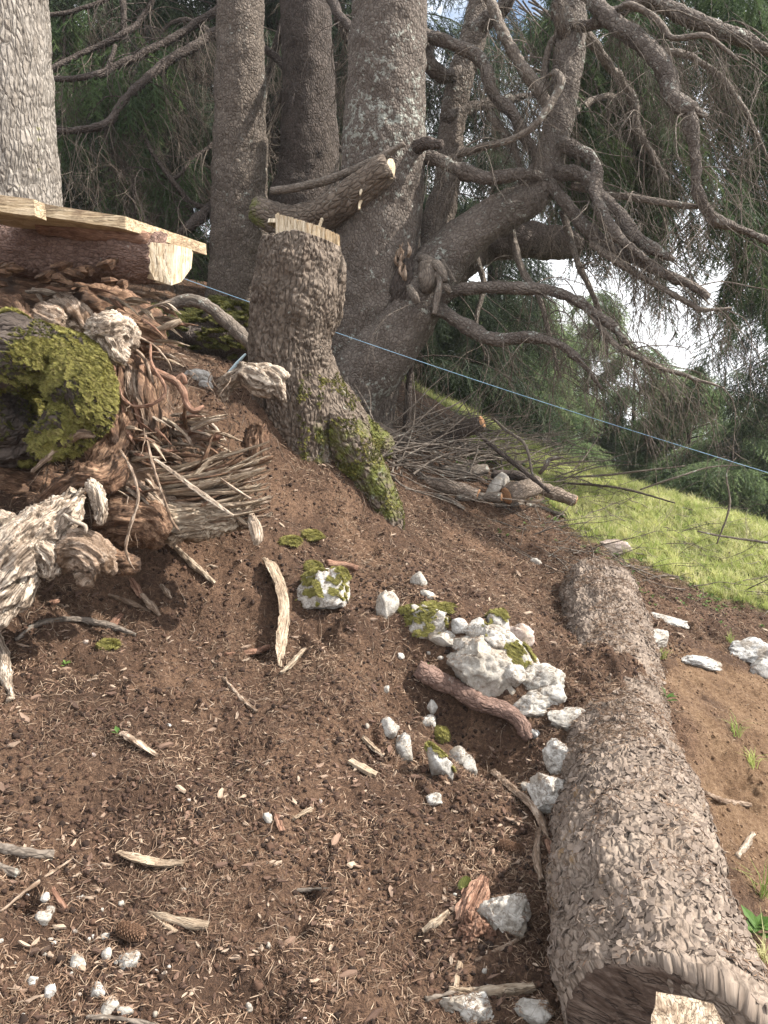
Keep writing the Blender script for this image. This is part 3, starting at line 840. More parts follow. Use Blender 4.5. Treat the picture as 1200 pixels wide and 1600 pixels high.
# fallen sapling leaning in front of the slope
ds = empty('dead_sapling', P(632, 730, 5.4), 'thin dead sapling standing upright in the brush behind the sawn stump', 'tree')
limb('trunk', [(628, 735, 5.3, 6), (636, 650, 5.3, 6), (642, 560, 5.3, 5), (648, 500, 5.3, 4), (655, 440, 5.3, 3)], M['bark_dark'], ds, 'smooth', 10, 0.03)

# limbs of the left trees
LEFT = [
 (t2, [(345, 46, 6.3, 9), (282, 84, 6.1, 8), (240, 115, 6.0, 9), (200, 150, 5.9, 8), (170, 190, 5.8, 7), (130, 202, 5.8, 6), (88, 203, 5.8, 6)]),
 (t2, [(345, 12, 6.3, 7), (280, 55, 6.2, 7), (220, 85, 6.1, 7), (170, 110, 6.0, 7), (125, 121, 5.9, 6), (75, 122, 5.9, 5)]),
 (t2, [(250, -20, 6.5, 5), (220, 30, 6.5, 5), (190, 57, 6.4, 5), (150, 75, 6.4, 5), (105, 95, 6.3, 5), (72, 112, 6.2, 5)]),
 (t2, [(190, -10, 6.7, 4), (120, 17, 6.6, 4), (62, 26, 6.5, 4)]),
 (t2, [(190, -20, 7.0, 6), (197, 75, 7.0, 5), (207, 165, 6.9, 4), (208, 250, 6.9, 4), (212, 345, 6.8, 3)]),
 (t2, [(345, 330, 6.2, 8), (305, 318, 6.1, 5), (272, 287, 6.0, 5), (245, 250, 6.0, 4), (224, 208, 6.0, 4), (240, 160, 6.0, 3)]),
 (t2, [(340, 320, 6.2, 14), (318, 334, 6.1, 12), (300, 352, 6.0, 9), (280, 368, 6.0, 8)]),
 (t2, [(342, 218, 6.3, 4), (300, 250, 6.2, 3.5), (276, 278, 6.1, 3), (240, 290, 6.1, 2)]),
 (t2, [(180, 72, 6.3, 4), (162, 120, 6.2, 4), (148, 165, 6.2, 3.5), (135, 196, 6.2, 3)]),
 (t2, [(165, 190, 6.0, 4), (170, 240, 6.0, 4), (178, 300, 6.0, 4), (186, 335, 6.0, 3)]),
 (t2, [(100, 20, 6.6, 3), (99, 90, 6.6, 3), (97, 150, 6.5, 2.5), (90, 190, 6.5, 2)]),
 (t2, [(345, 60, 6.7, 5), (290, 30, 6.8, 4), (250, 60, 6.9, 4), (245, 150, 6.9, 4), (230, 210, 6.9, 4)]),
 (t3, [(412, 76, 6.5, 7), (440, 97, 6.5, 7), (460, 135, 6.5, 7), (490, 176, 6.5, 7), (532, 236, 6.6, 6)]),
 (t3, [(445, 30, 7.0, 8), (430, 80, 7.2, 7), (420, 120, 7.4, 5)]),
 (t3, [(445, 140, 7.0, 6), (428, 185, 7.2, 6), (412, 215, 7.4, 4)]),
 (t3, [(525, 30, 7.3, 5), (540, 60, 7.5, 5), (560, 90, 7.8, 4)]),
 (t4, [(512, -10, 5.9, 8), (528, 22, 5.7, 9), (552, 48, 5.5, 9)]),
 (t3, [(530, 100, 7.6, 4), (515, 100, 7.6, 4), (500, 90, 7.5, 4)]),
]
SKL = []
for par, L in LEFT:
    L = [(a_, b_, c_, d_ * 0.85) for a_, b_, c_, d_ in L]
    limb('limb', L, M['bark_dark'], par, 'smooth', 12, 0.03, wob=0.14, jit=0.015)
    c, r = pxpath(L); SKL.append(resample(c, r, 0.06))

# ---- foliage pieces
def spray_mesh(name, seed, L, nside, nl, nw, stepn, droop, mat):
    r = random.Random(seed); V = []; F = []
    def stem(p0, d, ln, rr):
        pts = []; d = Vector(d).normalized(); p = Vector(p0); k = max(3, int(ln / 0.03))
        for i in range(k + 1):
            pts.append(p.copy()); p = p + d * (ln / k); d = (d + Vector((0, 0, -droop * 0.12)) + Vector((r.uniform(-1, 1), r.uniform(-1, 1), r.uniform(-1, 1))) * 0.05).normalized()
        for i in range(k):
            a, b_ = pts[i], pts[i + 1]; n0 = len(V); w0 = rr * (1 - i / k * 0.7)
            s_ = d.cross(Vector((0, 0, 1))).normalized() * w0; u_ = Vector((0, 0, w0))
            V.extend([a - s_, a + s_, b_ + s_, b_ - s_]); F.append((n0, n0 + 1, n0 + 2, n0 + 3))
        m_ = max(2, int(ln / stepn))
        for i in range(m_):
            f_ = i / m_; x = f_ * k; i0 = min(k - 1, int(x)); a = pts[i0].lerp(pts[i0 + 1], x - i0); dd = (pts[i0 + 1] - pts[i0]).normalized()
            ang = r.uniform(0, 6.283); sd_ = dd.cross(Vector((0, 0, 1))).normalized(); up = sd_.cross(dd)
            out = (sd_ * math.cos(ang) + up * math.sin(ang) * 0.7)
            nd = (dd * 0.75 + out).normalized() * nl * r.uniform(0.7, 1.15); wv_ = nd.cross(Vector((r.uniform(-1, 1), r.uniform(-1, 1), r.uniform(-1, 1)))).normalized() * nw
            n0 = len(V); V.extend([a - wv_, a + wv_, a + nd]); F.append((n0, n0 + 1, n0 + 2))
        return pts
    main = stem((0, 0, 0), (1, 0, 0.05), L, nw * 1.6)
    for i in range(nside):
        f_ = 0.12 + 0.85 * i / nside; x = f_ * (len(main) - 1); a = main[min(len(main) - 1, int(x))]
        sgn = 1 if i % 2 else -1; ll = L * 0.55 * (1 - f_ * 0.75) * r.uniform(0.6, 1.1)
        stem(a, (0.75, sgn * 0.8, r.uniform(-0.25, 0.1)), ll, nw * 1.2)
    V = np.array([v[:] for v in V]); F4 = np.array([f for f in F if len(f) == 4]); F3 = np.array([f for f in F if len(f) == 3])
    return mesh_from(name, V, [F4, F3], mat, False, {'grain': V})

M['needles'] = inst_mat('needles', [(0.03, 0.055, 0.024), (0.055, 0.092, 0.036), (0.085, 0.135, 0.05), (0.13, 0.18, 0.065)], 0.55, 8, 0.4)
M['needles_far'] = inst_mat('needles_far', [(0.09, 0.14, 0.075), (0.15, 0.21, 0.10), (0.22, 0.29, 0.13), (0.31, 0.36, 0.18)], 0.5, 4, 0.65)  # fresh lighter green, paled further so the colour carries haze and light
M['twig'] = inst_mat('twig', [(0.04, 0.03, 0.023), (0.10, 0.078, 0.06), (0.20, 0.165, 0.13)], 0.9, 30)
SPR = source_col('sprays', [spray_mesh('spray', s, 0.42, 14, 0.020, 0.0023, 0.0034, 0.45, M['needles']) for s in range(4)])
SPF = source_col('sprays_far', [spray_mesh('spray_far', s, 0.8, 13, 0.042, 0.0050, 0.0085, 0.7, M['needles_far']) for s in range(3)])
def twig_mesh(name, seed, L, n2, mat, weep=0.25):
    r = random.Random(seed); mb = MB()
    def go(p, d, ln, rad, lev):
        pts = [np.array(p)]; d = np.array(d, float); k = 6
        for i in range(k):
            d = d + np.array([r.uniform(-1, 1), r.uniform(-1, 1), r.uniform(-1, 1)]) * 0.34 + np.array([0, 0, -weep]) * 0.4; d /= np.linalg.norm(d); pts.append(pts[-1] + d * ln / k)
        mb.tube(pts, np.linspace(rad, rad * 0.35, k + 1), 4 if lev == 0 else 3, 0.12)
        if lev < 2:
            for j in range(n2 if lev == 0 else 3):
                i = r.randint(1, k); dd = d + np.array([r.uniform(-1, 1), r.uniform(-1, 1), r.uniform(-0.8, 0.4)]) * 0.9
                go(pts[i], dd / np.linalg.norm(dd), ln * r.uniform(0.35, 0.65), rad * 0.55, lev + 1)
    go((0, 0, 0), (1, 0, 0), L, 0.0042, 0)
    return mb.mesh(name, mat)
M['needles_shaded'] = inst_mat('needles_shaded', [(0.018, 0.030, 0.018), (0.032, 0.050, 0.026), (0.055, 0.080, 0.038), (0.085, 0.115, 0.055)], 0.6, 4, 0.3)  # darker copy of the needles, the forest's shade is put into the colour
SPK = source_col('sprays_forest', [spray_mesh('spray_forest', s + 10, 0.8, 12, 0.034, 0.0034, 0.0075, 0.6, M['needles_shaded']) for s in range(3)])
TWG = source_col('twigs', [twig_mesh('twigs', s, 0.75, 6, M['twig']) for s in range(5)])

def along(sk, n, lo=0.0, hi=1.0, rs=None):
    """random points and directions along resampled limbs"""
    rs = rs or random; out = []
    lens = [len(c) for c, r in sk]
    for k in range(n):
        c, r = sk[rs.choices(range(len(sk)), lens)[0]]
        i = min(len(c) - 2, max(0, int((lo + (hi - lo) * rs.random()) * (len(c) - 1))))
        d = c[i + 1] - c[i]; out.append((c[i] + (c[i + 1] - c[i]) * rs.random(), d / (np.linalg.norm(d) + 1e-9)))
    return out

def place_sprays(name, items, src, nsrc, parent, down=0.5, spread=1.0, smin=0.7, smax=1.3, kind='stuff'):
    pts, rots, sc, ids = [], [], [], []
    for p, d in items:
        yaw = math.atan2(d[1], d[0]) + random.uniform(-1, 1) * spread
        pit = down + random.uniform(-0.35, 0.5)
        pts.append(p); rots.append((random.uniform(-0.5, 0.5), pit, yaw)); sc.append(random.uniform(smin, smax)); ids.append(random.randrange(nsrc))
    o = scatter(name, pts, rots, sc, src, ids, parent)
    return tag(o, kind=kind)

def conifer(x, y, zb, h, rad, nsp, label, mat_tr='bark_dark', src=None, nsrc=3, lo=0.06, sprs=1.0, bare=0, group=None, seed=0, zcut=None, down=0.45):
    r = random.Random(seed + 5)
    e = empty('spruce_tree', (x, y, zb), label, 'tree', group)
    lean = (r.uniform(-.2, .2), r.uniform(-.2, .2))
    hh = min(zcut, h * 0.97) if zcut else h * 0.97
    tp = [np.array([x, y, zb - 0.3]), np.array([x + lean[0] * 0.3, y, zb + hh * 0.5]), np.array([x + lean[0], y + lean[1], zb + hh])]
    r0 = 0.02 * h
    limb('trunk', tp, M[mat_tr], e, 'none', 14, 0.3, world=True, rad=[r0, r0 * (1 - 0.45 * hh / h), r0 * max(0.08, 1 - 0.9 * hh / h)])
    sk = []; mb = MB(); nl = int(46 * hh / h)
    for k in range(nl):
        f_ = lo + (hh / h - lo) * (k + r.random()) / nl; zz = zb + f_ * h; L = rad * (1 - f_) ** 0.8 * r.uniform(0.7, 1.15) + 0.15
        a = r.uniform(0, 6.283); dr = r.uniform(0.05, 0.45) * L * (1 - f_)
        bx = x + lean[0] * f_
        pts = [np.array([bx + math.cos(a) * L * q, y + math.sin(a) * L * q, zz + 0.12 * L * math.sin(q * 3.0) - dr * q * q + (0.12 * L * q if f_ > 0.7 else 0)]) for q in (0, 0.3, 0.65, 1.0)]
        rr = [0.012 + 0.006 * L, 0.010, 0.007, 0.004]
        mb.tube(pts, rr, 5, 0.3); sk.append(resample(np.array(pts), np.array(rr), 0.12))
    tag(mb.build('branches', M['bark_dark'], e), kind='stuff')
    items = along(sk, int(nsp * 1.2), 0.22, 1.0, r)
    it2 = []
    for p, d in items:
        p = p + np.array([r.gauss(0, 0.06), r.gauss(0, 0.06), -abs(r.gauss(0, 0.12))]); it2.append((p, d))
    place_sprays('crown', it2, src or SPF, nsrc, e, down, 1.1, 0.6 * sprs, 1.2 * sprs)
    if bare:
        place_sprays('twigs', along(sk, bare, 0.1, 0.9, r), TWG, 5, e, 0.7, 1.3, 0.8, 1.6)
    return e

def gz(x, y): return float(macro(np.array([x]), np.array([y]))[0])
def at_uY(u, Yd): return (u - 600) / FPX * Yd / CP, Yd     # x on the ground plan for picture column u

# forest behind the trunks
k = 0
for u, Yd, h, rad, ns, lab in [
    (150, 9.0, 11, 2.6, 3000, 'dark drooping spruce filling the gap right of the pale trunk above the bench'),
    (300, 10.0, 12, 2.6, 2600, 'dark spruce crown just left of the slim grey trunk'),
    (455, 10.5, 12, 2.4, 2400, 'shaded green spruce glimpsed behind the gap between the slim grey trunk and the dark trunk'),
    (600, 10.5, 11, 1.9, 2200, 'spruce with green low boughs seen behind the right side of the thick lichen trunk'),
    (40, 12.5, 13, 3.0, 2200, 'tall spruce far back behind the pale trunk and bench'),
    (760, 12.5, 7, 1.3, 700, 'spruce seen through the fork of the many-stemmed tree'),
    (380, 14.0, 14, 3.0, 2000, 'deep forest spruce furthest back behind the slim grey trunk'),
    (540, 14.5, 14, 2.4, 1800, 'deep forest spruce furthest back behind the thick lichen trunk')]:
    x, y = at_uY(u, Yd); k += 1
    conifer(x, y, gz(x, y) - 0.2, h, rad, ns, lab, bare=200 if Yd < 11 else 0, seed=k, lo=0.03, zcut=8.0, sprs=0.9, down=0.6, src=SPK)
# trees on the slope below the meadow
for u, Yd, vtop, rad, ns, lab in [
    (655, 17.0, 380, 2.2, 1500, 'bluish green spruce beyond the brush pile behind the dead sapling'),
    (740, 15.0, 440, 2.2, 1800, 'dense blue-green spruce beyond the sawn dark log end'),
    (820, 17.0, 455, 2.3, 1800, 'full green spruce beyond the brush pile under the hanging limbs'),
    (905, 19.0, 440, 2.4, 1700, 'light green spruce beyond the top edge of the meadow'),
    (985, 18.0, 525, 2.4, 1700, 'round topped light spruce just under the bright gap of sky'),
    (1065, 16.0, 560, 2.2, 1700, 'hazy spruce with loose top beyond the middle of the meadow edge'),
    (1130, 14.0, 640, 2.0, 1700, 'olive green spruce low beyond the meadow under the cord'),
    (1200, 14.5, 600, 2.1, 1800, 'olive spruce rising behind the far right end of the cord'),
    (1010, 26.0, 575, 3.0, 1200, 'pale distant spruce far beyond the meadow, under the gap of sky'),
    (1110, 27.0, 565, 3.0, 1200, 'pale distant spruce far beyond the meadow, near the right edge of the sky gap')]:
    x, y = at_uY(u, Yd); k += 1
    top = P(u, vtop, Yd / ray(u, vtop)[1])[2]; zb = gz(x, y) - 0.3
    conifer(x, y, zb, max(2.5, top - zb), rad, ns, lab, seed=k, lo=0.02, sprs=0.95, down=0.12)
# tree at the right whose boughs hang into view
x, y = 5.6, 8.8
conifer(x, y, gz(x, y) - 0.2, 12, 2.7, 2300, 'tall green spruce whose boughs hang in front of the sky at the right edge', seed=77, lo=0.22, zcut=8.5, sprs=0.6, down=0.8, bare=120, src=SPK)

# thin dead branches with side twigs, springing from the big limbs
def dead_branches(name, sk, n_, parent, mat, dx, lmin, lmax, seed, r0=(.0025, .0065)):
    q = random.Random(seed); mb = MB()
    for p, d in along(sk, n_, 0.05, 1.0, q):
        L = q.uniform(lmin, lmax); v = np.array([dx + q.uniform(-.9, .9), q.uniform(-.7, .7), q.uniform(-.5, .55)]); v /= np.linalg.norm(v); pts = [p]; k = 11; rr0 = q.uniform(*r0); sw = q.uniform(-.22, .22)
        for i in range(k):
            v = v + np.array([sw + q.uniform(-.2, .2), q.uniform(-.25, .25), -0.17 + q.uniform(-.2, .2)]); v /= np.linalg.norm(v); pts.append(pts[-1] + v * L / k)
            if i > 2 and q.random() < .7:
                w_ = v + np.array([q.uniform(-1, 1), q.uniform(-1, 1), q.uniform(-1.1, .3)]); w_ /= np.linalg.norm(w_); s2 = [pts[-1]]
                for j in range(5): w_ = w_ + np.array([q.uniform(-.3, .3), q.uniform(-.3, .3), -.22]); w_ /= np.linalg.norm(w_); s2.append(s2[-1] + w_ * L * q.uniform(.04, .09))
                mb.tube(s2, np.linspace(rr0 * .5, .0007, 6), 3, 0.05)
        mb.tube(pts, np.linspace(rr0, rr0 * .3, k + 1), 5, 0.04)
    tag(mb.build(name, mat, parent), kind='stuff')
dead_branches('dead_twigs', SK, 250, t5, M['bark_limb'], 0.55, .3, 1.0, 21, (.002, .005))
dead_branches('dead_twigs', SKL, 190, t2, M['bark_dark'], -0.3, .3, 0.9, 22)

# crown of the many-stemmed tree: hanging boughs with needles towards the outer ends, bare twigs inside
OUT = []
rr_ = random.Random(4)
for k in range(135):
    u = rr_.uniform(800, 1290); v = rr_.uniform(-160, 230) if u < 1000 else rr_.uniform(-160, 330)
    if u < 900 and v > 180: v -= 200
    t_ = rr_.uniform(5.6, 8.0); L = []
    p = P(u, v, t_); d = np.array([rr_.uniform(0.2, 1), rr_.uniform(-0.5, 0.5), -0.25]); pts = [p]
    for i in range(5):
        d = d + np.array([rr_.uniform(-.3, .3), rr_.uniform(-.3, .3), -0.35]); d /= np.linalg.norm(d); pts.append(pts[-1] + d * 0.24)
    OUT.append((np.array(pts), np.linspace(0.010, 0.003, 6)))
mb = MB()
for c, r in OUT: mb.tube(c, r, 5, 0.08)
tag(mb.build('boughs', M['bark_limb'], t5), kind='stuff')
OS = [resample(c, r, 0.06) for c, r in OUT]
place_sprays('crown', along(OS, 4300, 0.1, 1.0), SPR, 4, t5, 1.0, 1.8, 0.6, 1.15)
place_sprays('twigs', along(SK, 430, 0.25, 1.0) + along(OS, 170, 0, 0.7), TWG, 5, t5, 0.6, 1.6, 0.35, 0.85)
place_sprays('twigs', along(SKL, 330, 0.05, 1.0), TWG, 5, t2, 0.85, 1.3, 0.4, 1.1)
place_sprays('crown', along(SKL[:12], 350, 0.3, 1.0), SPR, 4, t2, 1.2, 1.6, 0.6, 1.1)
place_sprays('twigs', [(P(random.uniform(600, 660), random.uniform(470, 690), 5.4), np.array([random.uniform(-1, 1), 0.3, -0.5])) for k in range(30)], TWG, 5, ds, 0.9, 1.5, 0.5, 1.1)

# ================================================================== SAWN STUMP
def mossf(lo, hi, base=0.0):
    return lambda V: base + 0.55 * sstep(hi, lo, V[:, 2])
st_ = empty('tree_stump', P(470, 640, 3.9), 'sawn spruce stump with pale splintered top and mossy roots on the bank', 'stump')
tubes = [ypath([(470, 720, 3.95, 55), (468, 640, 3.95, 64), (457, 590, 3.95, 62), (452, 540, 3.95, 65), (460, 480, 3.95, 69), (468, 420, 3.95, 66), (468, 385, 3.95, 60), (466, 366, 3.95, 56)]),
         pxpath([(504, 400, 3.84, 28), (514, 425, 3.80, 27), (512, 460, 3.80, 25), (514, 492, 3.84, 20), (500, 520, 3.9, 14)]),
         pxpath([(480, 560, 3.95, 40), (505, 630, 3.92, 40), (540, 690, 3.95, 36), (575, 745, 3.98, 30), (604, 800, 3.98, 22), (616, 835, 4.0, 14)]),
         pxpath([(440, 580, 3.9, 34), (415, 620, 3.85, 26), (400, 650, 3.85, 18)]),
         pxpath([(490, 600, 4.1, 40), (560, 680, 4.3, 30), (600, 700, 4.5, 22)])]
V, F, g = fuse(tubes, 0.0062)
topz = P(470, 372, 3.9)[2]
tz = topz - (V[:, 0] + 0.43) * 0.28
V[:, 2] = np.where(V[:, 2] > tz, tz + (V[:, 2] - tz) * 0.05, V[:, 2])
sel = V[:, 2] < tz - 0.004
V2 = displace(V, F, g, 'ridgy', 1.2); V = np.where(sel[:, None], V2, V)
obj('trunk', V, F, M['bark_stump'], st_, True, {'grain': g, 'moss': 0.55 * sstep(-0.18, -0.42, V[:, 2]) * sstep(-0.45, -0.3, V[:, 0])})
SV, SF = V, F
# the cut: remaining hinge of torn fibres
c0 = P(470, 372, 3.95); c0[2] = topz
mb = MB()
for k in range(300):
    a = math.radians(random.uniform(-178, 8)); rr2 = 0.176 + random.uniform(-0.018, 0.004)
    x = c0[0] + math.cos(a) * rr2 * 1.02 + 0.01; y = c0[1] + math.sin(a) * rr2
    if x < c0[0] - 0.10: continue
    h = random.uniform(0.066, 0.073) * (1.0 if x > c0[0] - 0.08 or random.random() < .8 else random.uniform(1.1, 1.5))
    base = np.array([x, y, topz - (x + 0.43) * 0.28 - 0.02]); wd = random.uniform(0.006, 0.012)
    pts = [base, base + [0, 0, h * 0.6 + 0.02], base + [random.uniform(-.003, .003), random.uniform(-.003, .003), h + 0.02]]
    V, F, g = tube(np.array(pts), [wd, wd * 0.9, wd * random.uniform(0.75, 1.0)], 5, 0.02, True, 0.3); mb.add(V, F, g)
tag(mb.build('torn_fibres', M['wood_cut'], st_, False), kind='stuff')
disc('cut_face', c0 + np.array([0, 0, 0.045]), (0.27, 0.03, 1), 0.165, 0.165, M['wood_cut'], st_, 0.012, 0.03, 40)

# ================================================================== BENCH
be = empty('bench', P(200, 400, 3.0), 'rough bench of two sawn planks resting on a split log above the rotten roots', 'bench')
def prism(name, top, th, mat, parent, rough=0.002, grain_dir=(1, 0, 0)):
    """board from its four top corners"""
    top = np.array(top, float); n_ = 18
    V, g, F = [], [], []
    gd = np.array(grain_dir, float); gd /= np.linalg.norm(gd); ga = np.cross(gd, [0, 0, 1]); 
    U = np.linspace(0, 1, n_ + 1); W = np.linspace(0, 1, 7)
    def sheet(A_, B_, C_, D_, nu, nw):
        us = np.linspace(0, 1, nu + 1); ws = np.linspace(0, 1, nw + 1); b0 = sum(len(v) for v in V)
        q = np.array([(A_ * (1 - s) + B_ * s) * (1 - w_) + (D_ * (1 - s) + C_ * s) * w_ for s in us for w_ in ws])
        V.append(q); g.append(np.stack([q @ ga, q[:, 2], q @ gd], 1)); ii = np.arange((nu + 1) * (nw + 1)).reshape(nu + 1, nw + 1) + b0
        F.append(np.stack([ii[:-1, :-1].ravel(), ii[1:, :-1].ravel(), ii[1:, 1:].ravel(), ii[:-1, 1:].ravel()], 1))
    bot = top - np.array([0, 0, th])
    sheet(top[0], top[1], top[2], top[3], 20, 8); sheet(bot[3], bot[2], bot[1], bot[0], 20, 8)
    for i in range(4): j = (i + 1) % 4; sheet(bot[i], bot[j], top[j], top[i], 20, 3)
    V = np.vstack(V); g = np.vstack(g)
    V = V + rough * np.stack([noise(V * 14), noise(V * 14 + 9), noise(V * 14 + 20)], 1)
    return obj(name, V, F, mat, parent, False, {'grain': g})
p1, p2, p3 = P(195, 338, 2.86), P(322, 381, 3.18), P(68, 318, 2.79)
p3b = P(-160, 284, 2.70)
prism('plank', [p3b, p1, p2, p2 + (p3b - p1)], 0.044, M['wood_plank'], be, 0.002, p1 - p3b)
q1, q3 = P(52, 311, 2.74), P(-160, 281, 2.64); q2 = P(70, 318, 2.77)
prism('plank', [q3, q1, q2, q2 + (q3 - q1)], 0.058, M['wood_plank'], be, 0.002, q1 - q3)
lg = limb('support_log', [(-120, 372, 3.35, 46), (0, 385, 3.25, 48), (100, 392, 3.15, 46), (200, 400, 3.06, 42), (252, 404, 3.02, 38)], M['bark_rust'], be, 'ridgy', 90, 0.010, wob=0.08, amp=1.0)
# split slab between log and plank, and the pale hewn end
limb('log_slab', [(60, 356, 2.98, 10), (150, 366, 2.98, 16), (236, 380, 2.97, 16)], M['wood_red'], be, 'fibre', 24, 0.015, ecc=0.3)
ce = P(262, 406, 3.0)
he = [P(231, 378, 2.93), P(233, 418, 2.95), P(242, 437, 2.96), P(268, 446, 2.97), P(272, 382, 2.96)]
hb = [P(272, 382, 2.96), P(268, 446, 2.97), P(284, 440, 3.05), P(298, 420, 3.12), P(302, 390, 3.14)]
back = P(180, 400, 3.3)
for poly in (he, hb):
    A_ = np.array(poly); n_ = len(A_); cc = A_.mean(0)
    rings = [A_ * (1 - q) + cc * q for q in (0, 0.3, 0.65)]; bk = A_ + (back - cc) * 0.35
    V = np.vstack([bk] + rings + [cc]); V[n_:] += 0.003 * noise(V[n_:] * 60)[:, None]
    idx_ = np.arange(4 * n_).reshape(4, n_); nx_ = np.roll(idx_, -1, 1)
    F4_ = np.stack([idx_[:-1].ravel(), nx_[:-1].ravel(), nx_[1:].ravel(), idx_[1:].ravel()], 1); F3_ = np.stack([idx_[-1], nx_[-1], np.full(n_, 4 * n_)], 1)
    obj('hewn_face', V, [F4_, F3_], M['wood_cut'], be, False, {'grain': np.stack([V[:, 0], V[:, 1], V[:, 2]], 1)})
mb = MB()
for k in range(16):
    u = random.uniform(-20, 190); v = random.uniform(415, 445); t_ = 2.93 + 0.00 * u
    a = random.uniform(-0.5, 0.3); L = random.uniform(14, 34)
    V, F, g = tube(*pxpath([(u, v, t_ + 0.03, 5), (u + L * 0.5, v + L * 0.3 * a, t_, 7), (u + L, v + L * a, t_ + 0.03, 3)]), 6, 0.02, True, 0.5, 0.2, 0.3)
    mb.add(V, F, g)
tag(mb.build('bark_scraps', M['wood_brown'], be, False), kind='stuff')

# ================================================================== ROTTEN ROOT MASS
rm = empty('rotten_root_mass', P(120, 880, 2.8), 'large rotten tree base of gnarled roots and splintered wood with yellow-green moss, under the bench', 'rotten stump')
def part_fuse(name, tubes, mat, style, amp=1.0, voxel=0.01, world=False, attrs=None, parent=None, label=None):
    tb_ = [pxpath(t_) for t_ in tubes]
    V, F, g = fuse(tb_, voxel); V = displace(V, F, g, style, amp)
    at = {'grain': g}
    if attrs: at.update({k: f(V) for k, f in attrs.items()})
    o = obj(name, V, F, mat, parent or rm, True, at)
    if label: o['label'] = label
    return o, V, F
# dark heart
part_fuse('heartwood', [[(-140, 600, 3.25, 130), (0, 600, 3.3, 130), (120, 620, 3.35, 110), (200, 690, 3.35, 70)],
                        [(-100, 760, 3.15, 90), (60, 770, 3.2, 60), (150, 790, 3.2, 50)],
                        [(-60, 480, 3.35, 50), (80, 480, 3.35, 52), (180, 490, 3.45, 42), (250, 520, 3.6, 35)],
                        [(160, 560, 3.3, 60), (210, 620, 3.35, 50), (240, 700, 3.35, 40)]], M['wood_brown'], 'gnarl', 1.6, 0.014)
# mossy lobes
MOSSY = []
o, V, F = part_fuse('mossy_buttress', [[(-90, 560, 2.78, 66), (-30, 545, 2.74, 62), (20, 550, 2.74, 60), (70, 560, 2.8, 50)],
                                       [(60, 560, 2.84, 52), (105, 570, 2.80, 50), (128, 610, 2.76, 48), (135, 650, 2.75, 44), (120, 690, 2.76, 22)],
                                       [(130, 650, 2.76, 40), (95, 670, 2.76, 40), (60, 700, 2.80, 26)],
                                       [(-60, 650, 3.0, 90), (20, 660, 3.0, 70), (60, 640, 2.98, 60)]], M['bark_dark'], 'gnarl', 1.4, 0.011)
MOSSY.append((V, F))
roots = [
 ('wood_bleached', 'gnarl', 1.5, 0.008, [[(-70, 960, 2.55, 52), (-20, 915, 2.58, 52), (25, 865, 2.6, 50), (60, 830, 2.64, 42), (95, 795, 2.68, 26), (120, 768, 2.72, 16)],
                                  [(0, 830, 2.62, 34), (40, 850, 2.6, 36), (75, 875, 2.6, 26), (78, 905, 2.58, 12)], [(60, 830, 2.66, 20), (100, 790, 2.68, 12), (130, 760, 2.7, 7)],
                                  [(40, 880, 2.6, 30), (20, 920, 2.56, 26), (-20, 975, 2.5, 22)]], 'pale swirling weathered root'),
 ('wood_old', 'gnarl', 1.3, 0.008, [[(98, 868, 2.62, 26), (125, 862, 2.62, 33), (152, 876, 2.62, 30), (160, 900, 2.62, 18)], [(125, 905, 2.6, 14), (145, 890, 2.6, 16)]], 'round gnarled root end'),
 ('wood_brown', 'gnarl', 1.0, 0.009, [[(165, 878, 2.72, 24), (190, 880, 2.74, 22), (215, 880, 2.78, 12)]], None),
 ('wood_brown', 'gnarl', 1.5, 0.009, [[(70, 800, 2.85, 26), (95, 765, 2.8, 22), (130, 745, 2.78, 20), (165, 745, 2.8, 22), (190, 720, 2.85, 20)],
                                  [(150, 740, 2.85, 25), (175, 700, 2.86, 26), (190, 660, 2.9, 26)]], None),
 ('wood_brown', 'gnarl', 1.5, 0.010, [[(175, 815, 2.95, 36), (205, 808, 2.92, 44), (240, 815, 2.92, 38), (262, 835, 2.92, 28)]], 'dark reddish rotten root knob'),
 ('wood_bleached', 'gnarl', 1.3, 0.007, [[(140, 520, 2.85, 20), (170, 520, 2.82, 30), (192, 520, 2.85, 26), (200, 545, 2.86, 16)], [(170, 530, 2.82, 28), (182, 558, 2.82, 22), (192, 566, 2.84, 12)]], 'pale twisted burl above the moss'),
 ('wood_brown', 'gnarl', 1.0, 0.008, [[(150, 600, 2.83, 8), (165, 640, 2.84, 16), (180, 690, 2.84, 15), (190, 730, 2.85, 10)]], None),
 ('wood_old', 'gnarl', 0.8, 0.006, [[(48, 738, 2.72, 5), (75, 712, 2.70, 6), (100, 690, 2.70, 7), (128, 676, 2.70, 7), (150, 680, 2.72, 5)]], 'thin curved rim of bark under the moss'),
 ('wood_brown', 'gnarl', 1.2, 0.009, [[(-40, 480, 3.0, 22), (15, 482, 2.95, 20), (38, 500, 2.9, 15), (40, 530, 2.85, 10)]], None),
 ('wood_old', 'gnarl', 1.3, 0.009, [[(90, 470, 3.05, 20), (120, 490, 3.0, 22), (140, 520, 2.95, 18)], [(60, 500, 2.95, 24), (100, 515, 2.92, 24)]], 'greyish lichened root top'),
 ('wood_bleached', 'fibre', 1.3, 0.006, [[(140, 752, 2.62, 8), (152, 775, 2.6, 14), (158, 800, 2.6, 12), (156, 822, 2.6, 4)]], 'white weathered shard hanging over the dark hollow'),
 ('wood_old', 'gnarl', 1.2, 0.009, [[(160, 700, 2.9, 25), (200, 740, 2.92, 30), (230, 775, 2.95, 30), (270, 800, 2.98, 26)]], None),
]
for mt, sty, amp, vx, tb_, lab in roots:
    part_fuse('root', tb_, M[mt], sty, amp * 0.9, max(0.0055, vx * 0.72), label=lab)
